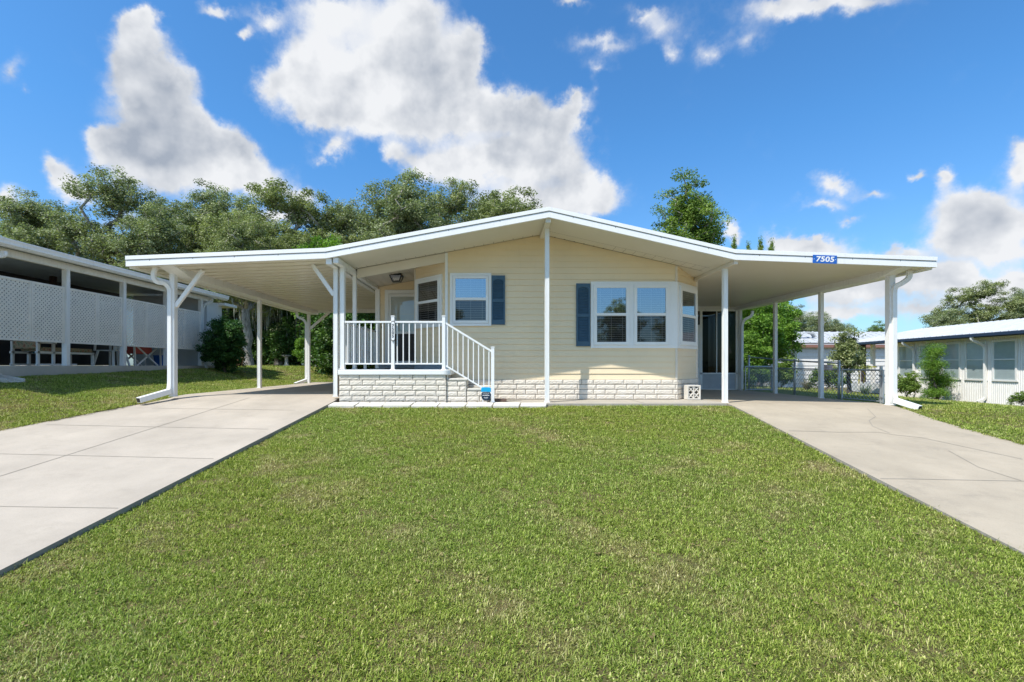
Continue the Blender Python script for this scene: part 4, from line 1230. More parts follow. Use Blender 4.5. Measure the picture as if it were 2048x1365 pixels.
def gate(p, q, z0, z1, label):
    g = thing('fence_gate', label, 'gate', (*p, z0)); mb = MB()
    mb.sweep([(*p, z0), (*p, z1)], .02, n=8).sweep([(*q, z0), (*q, z1)], .02, n=8).sweep([(*p, z1), (*q, z1)], .018, n=8).sweep([(*p, z0 + .03), (*q, z0 + .03)], .016, n=8)
    mb.build('frame', 'galvanised', g); chain((*p, 0), (*q, 0), z0 + .03, z1, g)
    mb = MB().sweep([(q[0], q[1] + .05, -.12), (q[0], q[1] + .05, z1 + .08)], .028, n=8); mb.build('post', 'galvanised', g)
    mb = MB()
    for zz in (z0 + .12, z1 - .12): mb.box(q[0] - .03, q[0] + .03, q[1] - .02, q[1] + .07, zz - .02, zz + .02)
    mb.build('hinge', 'galvanised', g)
gate((FX, 11.15), (FX, 9.98), -.07, WZ(740.5, 10.6), 'low chain link gate beside the right carport corner post')
gate((7.93, 15.05), (8.78, 15.05), -.07, WZ(733.5, 15.05), 'low chain link gate by the rear carport downspout')
fs_ = thing('fence_sign', 'small faded pink and white sign hanging on the chain link fence', 'sign', (FX - .03, 11.5, .64))
MB().box(FX - .034, FX - .028, 11.42, 11.80, .60, .735).build('panel', 'pink_sign', fs_)
mb = MB(); rr = random.Random(5)
for z in (.70, .64):
    y = 11.46
    while y < 11.76:
        q = rr.uniform(.02, .045); mb.box(FX - .037, FX - .034, y, y + q, z - .018, z + .018); y += q + .02
mb.build('lettering', 'sign_white', fs_)

# birdbath, stump, back fence
bz_ = float(zg(WX(573, 27), 27))
bx_ = WX(573, 27)
bd = thing('birdbath', 'pale stone birdbath on a pedestal at the back of the left yard', 'birdbath', (bx_, 27, bz_))
MB().lathe((bx_, 27, bz_), [(.16, 0), (.17, .05), (.10, .10), (.085, .3), (.10, .5), (.13, .54)], 16).build('pedestal', 'stone_pale', bd, smooth=True)
MB().lathe((bx_, 27, bz_), [(.12, .54), (.25, .58), (.27, .63), (.25, .63), (.14, .595), (.02, .585)], 20).build('basin', 'stone_pale', bd, smooth=True)
sx_, sy_ = WX(485, 24.6), 24.6
stz = float(zg(sx_, sy_))
mb = MB().lathe((sx_, sy_, stz - .1), [(.34, 0), (.27, .2), (.23, .6), (.22, .92), (.17, 1.02)], 12)
rr = random.Random(2); mb.v = [(x + rr.uniform(-.03, .03), y + rr.uniform(-.03, .03), z + (rr.uniform(-.08, .1) if z > stz + .7 else 0)) for x, y, z in mb.v]
setp(mb.build('tree_stump', 'stump_wood'), 'rotting orange brown tree stump beside the pale leaning trunk', 'stump')
wf = thing('wooden_fence', 'pale blue grey board fence at the back behind the oak trunk', 'fence', (-15, 29.5, .6))
mb = MB(); x = WX(380, 29.5)
while x < WX(545, 29.5): mb.box(x, x + .135, 29.5, 29.53, .5, 1.62 + .02 * math.sin(x * 9)); x += .15
mb.build('boards', 'fence_blue', wf)
mb = MB().box(WX(380, 29.5), WX(545, 29.5), 29.53, 29.58, .8, .88).box(WX(380, 29.5), WX(545, 29.5), 29.53, 29.58, 1.3, 1.38); mb.build('rail', 'fence_blue', wf)
# narrow concrete strip below the birdbath
setp(MB().box(WX(455, 25), WX(600, 25), 25.4, 26.4, .3, .672).build('path', 'slab_old'), kind='structure')

# ------------------------------------------------------------------ trees
def leaves(centers, rad, n_per, size, rng, flat=.7, up=.5, cvar=.25, aspect=.5, droop=0.0):
    n = len(centers); tot = n * n_per
    c = np.repeat(centers, n_per, 0); r = np.repeat(rad, n_per)[:, None]
    g = rng.normal(size=(tot, 3)); g /= np.linalg.norm(g, axis=1)[:, None]
    g *= (rng.random((tot, 1)) ** .45); g[:, 2] *= flat
    p = c + g * r
    nr = rng.normal(size=(tot, 3)); nr[:, 2] = np.abs(nr[:, 2]) + up; nr += g * .7; nr /= np.linalg.norm(nr, axis=1)[:, None]
    t = rng.normal(size=(tot, 3)); t[:, 2] -= droop; t -= nr * (t * nr).sum(1)[:, None]; t /= np.linalg.norm(t, axis=1)[:, None]
    b = np.cross(nr, t)
    s = size * rng.uniform(.6, 1.35, (tot, 1))
    V = np.empty((tot, 4, 3))
    V[:, 0] = p - t * s; V[:, 1] = p + b * s * aspect + nr * s * .12; V[:, 2] = p + t * s; V[:, 3] = p - b * s * aspect + nr * s * .12
    cv = np.repeat(rng.normal(0, cvar * .55, n), n_per)
    var = np.clip(.5 + cv + rng.normal(0, cvar * .6, tot), .02, .98)
    Q = np.arange(tot * 4).reshape(-1, 4)
    return V.reshape(-1, 3), Q, np.repeat(var, 4)

def skeleton(trunk, centers, rng, r_tip=.012, power=2.3, r_base=None):
    nodes = [np.array(p, float) for p in trunk]; par = [-1] + list(range(len(trunk) - 1)); tips = []
    first = max(1, int(len(trunk) * .5))
    order = np.argsort(np.linalg.norm(centers - nodes[-1], axis=1))
    for i in order:
        c = centers[i]
        A = np.array(nodes[first:]); d = np.linalg.norm(A - c, axis=1) + np.maximum(0, A[:, 2] - c[2] + .1) * 1.5
        j = int(np.argmin(d)) + first
        a = nodes[j]; l = np.linalg.norm(c - a); k = max(1, int(l / .7)); last = j
        bend = rng.normal(0, .10 * l, 3); bend[2] = abs(bend[2]) * .8
        for s in range(1, k + 1):
            t = s / k
            nodes.append(a + (c - a) * t + bend * math.sin(math.pi * t) * (.9 if k > 1 else 0)); par.append(last); last = len(nodes) - 1
        tips.append(last)
    area = np.zeros(len(nodes))
    for t in tips:
        q = t
        area[t] += 0
        while q >= 0: area[q] += 1; q = par[q]
    rad = r_tip * np.maximum(area, 1) ** (1 / power)
    if r_base:
        k = r_base / rad[0]
        rad = np.where(rad > 0, r_tip + (rad - r_tip) * (r_base - r_tip) / (rad[0] - r_tip), rad)
    return nodes, par, rad

def branches_mesh(name, nodes, par, rad, mat, flare=1.5, sides=7):
    # chains from each node down to the first already used parent
    n = len(nodes); kids = [0] * n
    for p in par:
        if p >= 0: kids[p] += 1
    mb = MB(); used = [False] * n
    # heaviest first
    ends = sorted([i for i in range(n) if kids[i] == 0], key=lambda i: -i)
    depth = [0] * n
    for i in range(n): depth[i] = depth[par[i]] + 1 if par[i] >= 0 else 0
    ends.sort(key=lambda i: -depth[i])
    for e in ends:
        ch = [e]; q = par[e]
        while q >= 0:
            ch.append(q)
            if used[q]: break
            used[q] = True; q = par[q]
        ch = ch[::-1]
        if len(ch) < 2: continue
        rr_ = [rad[c] for c in ch]
        if par[ch[0]] >= 0 or used[ch[0]] and ch[0] != 0: rr_[0] = min(rr_[0], rr_[1] * 1.25)
        if ch[0] == 0: rr_[0] *= flare
        mb.sweep([nodes[c] for c in ch], 1.0, n=sides if rr_[0] > .06 else 4, radii=rr_, cap=False)
    me = bpy.data.meshes.new(name); me.from_pydata(mb.v, [], mb.f); me.materials.append(M[mat])
    me.polygons.foreach_set('use_smooth', [True] * len(me.polygons)); me.update()
    return me

def lobes_pts(lobes, n, rng, shell=.55, pw=.8):
    vol = np.array([l[3] * l[4] * l[5] for l in lobes]) ** pw; pr = vol / vol.sum(); out = []
    for i in rng.choice(len(lobes), n, p=pr):
        cx, cy, cz, rx, ry, rz = lobes[i]
        g = rng.normal(size=3); g /= np.linalg.norm(g); g *= rng.uniform(shell, 1) if rng.random() < .75 else rng.random() ** .5 * shell
        out.append((cx + g[0] * rx, cy + g[1] * ry, cz + g[2] * rz))
    return np.array(out)

PROTO = {}
def proto(key, seed, trunk, lobes, n, per, size, crad, leafm, barkm, r_base, r_tip=.014, up=.5, cvar=.28, shell=.5, aspect=.5, droop=0, flat=.7, moss=0):
    rng = np.random.default_rng(seed)
    C = lobes_pts(lobes, n, rng, shell, .35 if key == 'conifer' else .8)
    nodes, par, rad = skeleton(trunk, C, rng, r_tip, 2.2, r_base)
    tr = branches_mesh(key + '_trunk', nodes, par, rad, barkm)
    V, Q, var = leaves(C, rng.uniform(.65, 1.3, n) * crad, per, size, rng, flat, up, cvar, aspect, droop)
    cr_ = mesh_np(key + '_crown', V, Q, leafm, var)
    ms = None
    if moss:
        low = C[np.argsort(C[:, 2])[:max(8, n // 4)]]
        vs, fs = [], []
        for _ in range(moss):
            c = low[rng.integers(len(low))] + rng.normal(0, crad * .6, 3); l = rng.uniform(.5, 1.5); w = rng.uniform(.02, .06)
            a = rng.uniform(0, math.pi); dx, dy = math.cos(a) * w, math.sin(a) * w; b = len(vs)
            s1 = rng.normal(0, .05, 2)
            vs += [(c[0] - dx, c[1] - dy, c[2]), (c[0] + dx, c[1] + dy, c[2]), (c[0] + dx * .8 + s1[0], c[1] + dy * .8 + s1[1], c[2] - l * .5), (c[0] - dx * .8 + s1[0], c[1] - dy * .8 + s1[1], c[2] - l * .5), (c[0] + s1[0] * 1.5, c[1] + s1[1] * 1.5, c[2] - l)]
            fs += [(b, b + 1, b + 2, b + 3), (b + 3, b + 2, b + 4)]
        ms = bpy.data.meshes.new(key + '_moss'); ms.from_pydata(vs, [], fs); ms.materials.append(M['moss']); ms.update()
    PROTO[key] = (tr, cr_, ms)
def plant(key, name, label, cat, x, y, scale=1.0, rot=0.0, group=None, z=None, sz=None, crown_name='crown', trunk_name='trunk'):
    z = float(zg(x, y)) - .03 if z is None else z
    t = thing(name, label, cat, (x, y, z), group); t.rotation_euler = (0, 0, rot); t.scale = (scale, scale, sz or scale)
    tr, cr_, ms = PROTO[key]
    for nm, me in ((trunk_name, tr), (crown_name, cr_), ('moss', ms)):
        if me is None: continue
        o = bpy.data.objects.new(nm, me); COL.objects.link(o); o.parent = t
    return t

def oak_trunk(h, lean=0, seed=0, n=6):
    r = random.Random(seed)
    return [(lean * (i / n) ** 1.3 + r.uniform(-.08, .08) * (i > 0), r.uniform(-.1, .1) * (i > 0), h * i / n) for i in range(n + 1)]

proto('oak_airy', 11, oak_trunk(4.6, .5, 1), [(0, 0, 10.2, 1.9, 1.9, 1.7), (1.9, .2, 9.2, 1.3, 1.3, 1.5), (-1.8, 0, 8.0, 1.6, 1.6, 1.1), (2.2, .4, 6.8, 1.9, 1.8, 1.1), (0, 0, 7.0, 2.6, 2.2, 1.3), (-1.4, .3, 5.2, 1.9, 1.8, .9)], 480, 120, .06, .42, 'leaf_oak', 'bark_grey', .30, moss=40, shell=.35)
proto('oak_dome', 12, oak_trunk(3.6, -.3, 2), [(0, 0, 9.6, 1.7, 1.7, 1.7), (-1.2, 0, 8.2, 1.8, 1.8, 1.6), (1.5, .3, 7.9, 1.8, 1.8, 1.5), (0, 0, 6.4, 3.0, 2.4, 1.8), (-1.6, .2, 4.8, 1.8, 1.8, 1.2), (1.7, 0, 4.9, 1.8, 1.6, 1.1)], 560, 125, .06, .46, 'leaf_oak', 'bark_grey', .32, moss=30, shell=.4)
proto('oak_spread', 13, oak_trunk(4.0, .2, 3), [(-.4, 0, 9.4, 1.5, 1.5, 1.2), (1.3, 0, 9.0, 1.6, 1.6, 1.1), (-2.0, 0, 7.6, 1.7, 1.7, 1.2), (2.6, .3, 7.2, 1.6, 1.6, 1.2), (.2, 0, 6.9, 2.4, 2.0, 1.4), (-1.6, 0, 5.0, 1.8, 1.8, 1.2), (1.8, 0, 5.2, 1.9, 1.9, 1.2)], 520, 120, .06, .44, 'leaf_oak_warm', 'bark_grey', .30, moss=40, shell=.38)
proto('oak_mossy', 14, oak_trunk(5.5, -.35, 5), [(0, 0, 8.6, 2.4, 2.2, 1.5), (-1.7, 0, 6.6, 1.7, 1.7, 1.3), (1.8, .2, 6.4, 1.8, 1.6, 1.3), (.3, 0, 4.4, 2.2, 1.8, 1.2), (-1.0, .5, 2.6, 1.4, 1.2, .9)], 460, 115, .06, .44, 'leaf_oak_warm', 'bark_dark', .28, moss=420, shell=.4)
proto('green_tree', 15, oak_trunk(4.2, .1, 6), [(-.2, 0, 8.6, 1.4, 1.4, 2.1), (1.1, .1, 7.6, 1.1, 1.1, 1.9), (-1.0, 0, 6.8, 1.1, 1.1, 1.6), (.1, 0, 5.6, 1.9, 1.7, 1.5)], 460, 100, .055, .36, 'leaf_mid', 'bark_grey', .2, shell=.3)
proto('lime_tree', 16, oak_trunk(2.4, .1, 7), [(0, 0, 4.9, 1.3, 1.3, 1.2), (-1.1, 0, 3.9, 1.2, 1.2, 1.0), (1.2, 0, 3.8, 1.2, 1.2, 1.0), (0, 0, 2.8, 1.7, 1.5, 1.0)], 240, 130, .07, .4, 'leaf_bright', 'bark_grey', .15, shell=.5)
proto('full_bush', 17, oak_trunk(.9, .05, 8, 3), [(0, 0, 1.15, .72, .72, .95), (.12, 0, .7, .68, .68, .66), (-.15, .05, 1.45, .5, .5, .55), (.3, -.2, 1.5, .35, .35, .5), (-.45, -.1, .9, .4, .4, .5)], 300, 110, .035, .19, 'leaf_dark', 'bark_dark', .06, .006, shell=.62, cvar=.3)
proto('big_shrub', 18, oak_trunk(1.2, .1, 9, 3), [(0, 0, 2.6, 1.3, 1.2, 1.2), (-.8, 0, 1.5, 1.1, 1.0, 1.1), (.9, .1, 1.5, 1.1, 1.0, 1.1), (0, 0, .9, 1.5, 1.2, .8)], 260, 130, .06, .36, 'leaf_bright', 'bark_dark', .1, .01, shell=.6, cvar=.3)
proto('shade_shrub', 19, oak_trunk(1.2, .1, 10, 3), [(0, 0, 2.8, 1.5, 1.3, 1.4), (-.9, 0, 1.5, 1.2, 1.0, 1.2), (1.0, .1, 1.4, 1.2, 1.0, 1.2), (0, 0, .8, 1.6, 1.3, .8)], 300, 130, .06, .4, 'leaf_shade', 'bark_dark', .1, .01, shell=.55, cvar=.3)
proto('citrus', 20, oak_trunk(.9, .1, 11, 4), [(0, 0, 1.75, .45, .45, .4), (-.4, 0, 1.4, .4, .4, .35), (.4, .1, 1.25, .45, .45, .4), (0, 0, 1.0, .55, .5, .35)], 110, 70, .035, .17, 'leaf_oak_warm', 'bark_dark', .06, .006, shell=.4, cvar=.4)
proto('juniper', 21, oak_trunk(1.3, -.15, 12, 4), [(-.15, 0, 2.15, .36, .33, .5), (-.28, 0, 1.6, .5, .4, .5), (.05, 0, 1.15, .52, .42, .5), (.38, 0, .8, .48, .42, .45), (.0, 0, .35, .62, .45, .35), (.8, 0, 1.15, .26, .2, .2), (.6, 0, .95, .2, .2, .15)], 240, 100, .032, .22, 'leaf_bright', 'bark_dark', .05, .005, shell=.4, cvar=.3, aspect=.25, up=.1)
proto('low_bush', 22, oak_trunk(.4, .05, 13, 3), [(0, 0, .75, .45, .45, .32), (-.3, 0, .5, .35, .35, .3), (.3, 0, .5, .35, .35, .3)], 70, 70, .035, .16, 'leaf_mid', 'bark_dark', .03, .005, shell=.5, cvar=.3)
proto('conifer', 23, [(0, 0, i * .9) for i in range(7)], [(0, 0, 5.75, .1, .1, .35), (0, 0, 5.3, .28, .28, .4), (0, 0, 4.8, .45, .45, .5), (0, 0, 4.2, .6, .6, .5), (0, 0, 3.3, .8, .8, .7), (0, 0, 2.2, .95, .95, .8)], 260, 90, .045, .2, 'leaf_mid', 'bark_dark', .1, .008, shell=.2, cvar=.25, aspect=.3)

def at(px, d): return WX(px, d), d
def top_scale(key_top, py, d, x): return (WZ(py, d) - float(zg(x, d))) / key_top
def tree(key, ktop, px, py, d, rot, label, name='oak_tree', cat='tree', group='oak trees behind the houses', wide=1.0):
    x, y = at(px, d); s = top_scale(ktop, py, d, x)
    if key.startswith('oak') and px < 1100: wide *= 1.14
    plant(key, name, label, cat, x, y, s * wide, rot, group, sz=s)
tree('oak_airy', 12.2, 60, 372, 31, 2.4, 'thin airy oak at the far left edge behind the lattice porch')
tree('oak_airy', 12.2, 225, 325, 30, .2, 'tall open oak with bare limbs at its top, above the lattice porch roof', wide=.95)
tree('oak_dome', 11.6, 318, 402, 27, 1.2, 'bushy oak right of the tallest open oak, over the lattice porch roof end')
tree('oak_dome', 11.6, 425, 348, 31, 4.0, 'pointed full oak above the outer end of the left carport roof', wide=.85)
tree('oak_spread', 10.9, 565, 352, 30, .3, 'flat topped oak with sky showing through, above the middle of the left carport')
tree('oak_airy', 12.2, 688, 384, 32, 3.3, 'oak above the fold where the left carport meets the gable', wide=.75)
tree('oak_dome', 11.6, 800, 328, 31, 2.2, 'tallest rounded oak above the left slope of the gable roof')
tree('oak_spread', 10.9, 905, 352, 33, 2.9, 'small headed oak right of the rounded oak above the gable', wide=.8)
tree('oak_spread', 10.9, 1000, 370, 32, 5.3, 'low oak nearest the gable peak with leafy gaps', wide=.95)
tree('oak_mossy', 10.6, 470, 430, 29, .5, 'mossy oak with a dark thin trunk seen under the left carport', wide=.9)
tree('oak_mossy', 10.6, 560, 440, 28, 3.6, 'moss draped oak behind the birdbath', wide=1.0)
tree('oak_mossy', 10.6, 640, 450, 30, 1.9, 'dark mossy oak behind the porch posts', wide=1.0)
# pale leaning trunk in the back yard
tree('oak_spread', 10.9, 497, 420, 24.5, 4.3, 'oak with a thick pale trunk standing behind the left carport', wide=.8)
tree('lime_tree', 6.2, 655, 462, 22.5, .8, 'lime green small tree peeking over the left carport roof fold', 'leafy_tree', group=None, wide=.95)
tree('green_tree', 10.9, 1382, 336, 29, .4, 'bright green upright tree behind the right slope of the gable', 'leafy_tree', group=None, wide=1.12)
tree('green_tree', 10.9, 1325, 440, 31, 2.4, 'small thin green tree low beside the upright tree behind the gable', 'leafy_tree', group=None, wide=.6)
for px_c, py_c, lab in ((1468, 470, 'thin young conifer top left of three others over the right carport fold'), (1497, 482, 'short conifer tip over the right carport roof left of the bushy one'), (1521, 474, 'bushy middle conifer tip over the right carport roof'), (1543, 477, 'rightmost conifer tip over the right carport roof')):
    tree('conifer', 6.1, px_c, py_c, 27, px_c * .1, lab, 'conifer_tree', group='conifer tips over the right carport', wide=.55)
for px_b, py_b, r_, k_, lab in ((120, 405, .9, 'oak_dome', 'oak filling the gap between the two open oaks at the left'), (365, 392, 4.4, 'oak_airy', 'farther oak between the bushy and the pointed oak'),
                               (492, 385, 1.4, 'oak_dome', 'farther oak left of the flat topped oak'), (735, 402, .2, 'oak_dome', 'farther oak left of the tallest rounded oak'), (955, 385, 2.0, 'oak_dome', 'farther oak behind the low oak near the gable peak')):
    tree(k_, {'oak_dome': 11.6, 'oak_spread': 10.9, 'oak_airy': 12.2}[k_], px_b, py_b, 39, r_, lab, wide=1.05)
# shrubs
x, y = at(449, 16.6); plant('full_bush', 'round_shrub', 'dense dark green shrub at the rear corner of the lattice porch', 'shrub', x, y, .92, .3, crown_name='foliage', trunk_name='stem')
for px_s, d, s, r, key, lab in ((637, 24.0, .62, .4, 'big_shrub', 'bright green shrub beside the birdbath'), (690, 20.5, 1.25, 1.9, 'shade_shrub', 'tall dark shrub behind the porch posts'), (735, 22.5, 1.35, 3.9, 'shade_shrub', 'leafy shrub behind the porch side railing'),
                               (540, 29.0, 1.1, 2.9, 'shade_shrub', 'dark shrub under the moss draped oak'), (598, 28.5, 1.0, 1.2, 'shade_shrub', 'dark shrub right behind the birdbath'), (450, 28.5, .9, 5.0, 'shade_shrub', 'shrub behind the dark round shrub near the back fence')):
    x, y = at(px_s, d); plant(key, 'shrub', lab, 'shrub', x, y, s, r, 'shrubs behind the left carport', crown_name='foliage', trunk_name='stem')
# right side
x, y = at(1518, 19.5); plant('lime_tree', 'leafy_tree', 'dense bright green tree beside the screened room', 'tree', x, y, .72, 1.4, sz=.62)
x, y = at(1552, 22.0); plant('lime_tree', 'leafy_tree', 'green tree behind the bright tree at the rear chain link gate', 'tree', x, y, .72, 4.4, sz=.68)
x, y = at(1502, 18.2); plant('big_shrub', 'shrub', 'low bright shrub behind the rear chain link gate', 'shrub', x, y, .55, .2, 'shrubs along the right back yard', crown_name='foliage', trunk_name='stem')
x, y = at(1567, 18.8); plant('low_bush', 'shrub', 'small leafy bush at the foot of the white house wall', 'shrub', x, y, 1.25, .9, 'shrubs along the right back yard', crown_name='foliage', trunk_name='stem')
x, y = at(1655, 17.0); plant('low_bush', 'shrub', 'round green bush behind the chain link fence sign', 'shrub', x, y, 1.0, 2.1, 'shrubs along the right back yard', crown_name='foliage', trunk_name='stem')
x, y = at(1697, 15.2); plant('citrus', 'citrus_tree', 'small twiggy citrus tree in the right back yard behind the fence', 'tree', x, y, .98, .7)
for px_o, py_o, d, r, lab in ((1590, 606, 46, .3, 'oak left of the others over the white metal roof'), (1632, 618, 48, 2.3, 'oak in the middle over the white metal roof'), (1678, 634, 47, 4.1, 'lowest oak at the right end over the white metal roof')):
    tree('oak_dome', 11.6, px_o, py_o, d, r, lab, group='oaks behind the white metal roof', wide=1.25)
tree('green_tree', 10.9, 1756, 640, 60, 1.1, 'small round treetop far behind the right carport corner post', 'leafy_tree', group=None, wide=1.4)
tree('oak_dome', 11.6, 1893, 612, 38, .9, 'lower left oak of the clump behind the right neighbor roof', group='oaks behind the right neighbor house', wide=1.35)
tree('oak_spread', 10.9, 1965, 556, 39, 2.2, 'tallest oak of the clump behind the right neighbor roof', group='oaks behind the right neighbor house', wide=1.15)
tree('oak_dome', 11.6, 2045, 568, 38, 3.6, 'oak at the right picture edge behind the neighbor roof', group='oaks behind the right neighbor house', wide=1.1)
# plants by the right neighbour's wall
x, y = at(1872, 18.0); plant('juniper', 'juniper', 'tall feathery green juniper against the corrugated white wall', 'shrub', x, y, 1.05, .6, sz=.84, crown_name='foliage', trunk_name='stem')
x, y = at(1816, 19.6); plant('low_bush', 'low_bush', 'small round bush left of the juniper by the corrugated wall', 'shrub', x, y, 1.05, .6, crown_name='foliage', trunk_name='stem')
x, y = at(2043, 15.0); plant('low_bush', 'low_bush', 'small leafy plant at the right picture edge by the corrugated wall', 'shrub', x, y, .5, 2.2, crown_name='foliage', trunk_name='stem')
# trees across the street, mirrored in the front windows
for x, y, s, r, key, lab in ((14.5, -34, .88, .4, 'oak_dome', 'round oak across the street mirrored in the bay windows'), (-4.5, -36, .85, 2.0, 'oak_spread', 'spreading oak across the street mirrored in the shuttered window'),
                             (21.5, -36, .85, 3.0, 'oak_dome', 'oak across the street mirrored in the angled window'), (-14, -38, .6, 3.0, 'oak_dome', 'oak across the street mirrored at the porch')):
    plant(key, 'oak_tree', lab, 'tree', x, y, s, r, 'oaks across the street', z=-1.5)

# blade plants
def blades(name, label, cat, x, y, n, h, spread, mat, w=.02, seed=1):
    rng = np.random.default_rng(seed); V, Q, var = [], [], []
    for i in range(n):
        a = rng.uniform(0, 2 * math.pi); l = h * rng.uniform(.6, 1.1); out = spread * rng.uniform(.2, 1.1)
        d = np.array([math.cos(a), math.sin(a), 0]); s_ = np.array([-d[1], d[0], 0]) * w * rng.uniform(.6, 1.2)
        prev = None
        for k in range(5):
            t = k / 4; p = d * out * t ** 1.6 + np.array([0, 0, l * (t - .35 * t * t * rng.uniform(.5, 1.6))]) + d * .05
            V += [p - s_ * (1 - t * .9), p + s_ * (1 - t * .9)]; var += [rng.uniform(.1, .9)] * 2
            if k: b = len(V); Q.append((b - 4, b - 3, b - 1, b - 2))
    me = mesh_np(name, np.array(V), np.array(Q), mat, np.array(var))
    t = thing(name, label, cat, (x, y, float(zg(x, y)))); link('blades', me, t).location = (0, 0, 0)
x, y = at(1614, 17.5); blades('fountain_grass', 'straw coloured tuft of fountain grass behind the chain link fence', 'ornamental grass', x, y, 240, .62, .42, 'leaf_straw', .008, 2)
x, y = at(1731, 13.6); blades('agave_plant', 'grey green spiky agave behind the chain link gate', 'agave', x, y, 60, .46, .34, 'leaf_grey', .022, 3)

# ------------------------------------------------------------------ lawn
def make_tuft(i, n, h, spread, wide, seed, weed=False):
    rng = np.random.default_rng(seed); V, T, var = [], [], []
    for b in range(n):
        a = rng.uniform(0, 2 * math.pi); r = spread * math.sqrt(rng.random()); x, y = r * math.cos(a), r * math.sin(a)
        az = rng.uniform(0, 2 * math.pi); lean = rng.uniform(.45, 1.75); l = h * rng.uniform(.5, 1.25); w = wide * rng.uniform(.7, 1.3)
        d = np.array([math.cos(az), math.sin(az), 0]); s_ = np.array([-d[1], d[0], 0]) * w
        up = np.array([0, 0, 1.0]); p0 = np.array([x, y, -.006])
        p1 = p0 + (d * math.sin(lean * .6) + up * math.cos(lean * .6)) * l * .55
        p2 = p1 + (d * math.sin(lean * 1.25) + up * math.cos(lean * 1.25)) * l * .5
        k = len(V); V += [p0 - s_, p0 + s_, p1 + s_ * .85, p1 - s_ * .85, p2]
        T += [(k, k + 1, k + 2), (k, k + 2, k + 3), (k + 3, k + 2, k + 4)]
        v = np.clip(rng.normal(.46, .3), 0, .92)
        if rng.random() < .045: v = rng.uniform(.93, 1)
        var += [v * .8, v * .8, v, v, min(1, v * 1.05)]
    me = mesh_np('grass_tuft', np.array(V), np.array(T), 'grass_blade', np.array(var))
    return me
tc = bpy.data.collections.new('grass_tufts')     # unlinked source collection for the lawn's geometry nodes
NT = 10
for i in range(NT):
    h = .029 if i < 6 else (.042 if i < 8 else .02)
    me = make_tuft(i, 34 if i < 8 else 40, h, .07 if i < 8 else .08, (.0016 if i < 6 else .0021) if i < 8 else .0042, 100 + i)
    o = bpy.data.objects.new('grass_tuft', me); tc.objects.link(o)

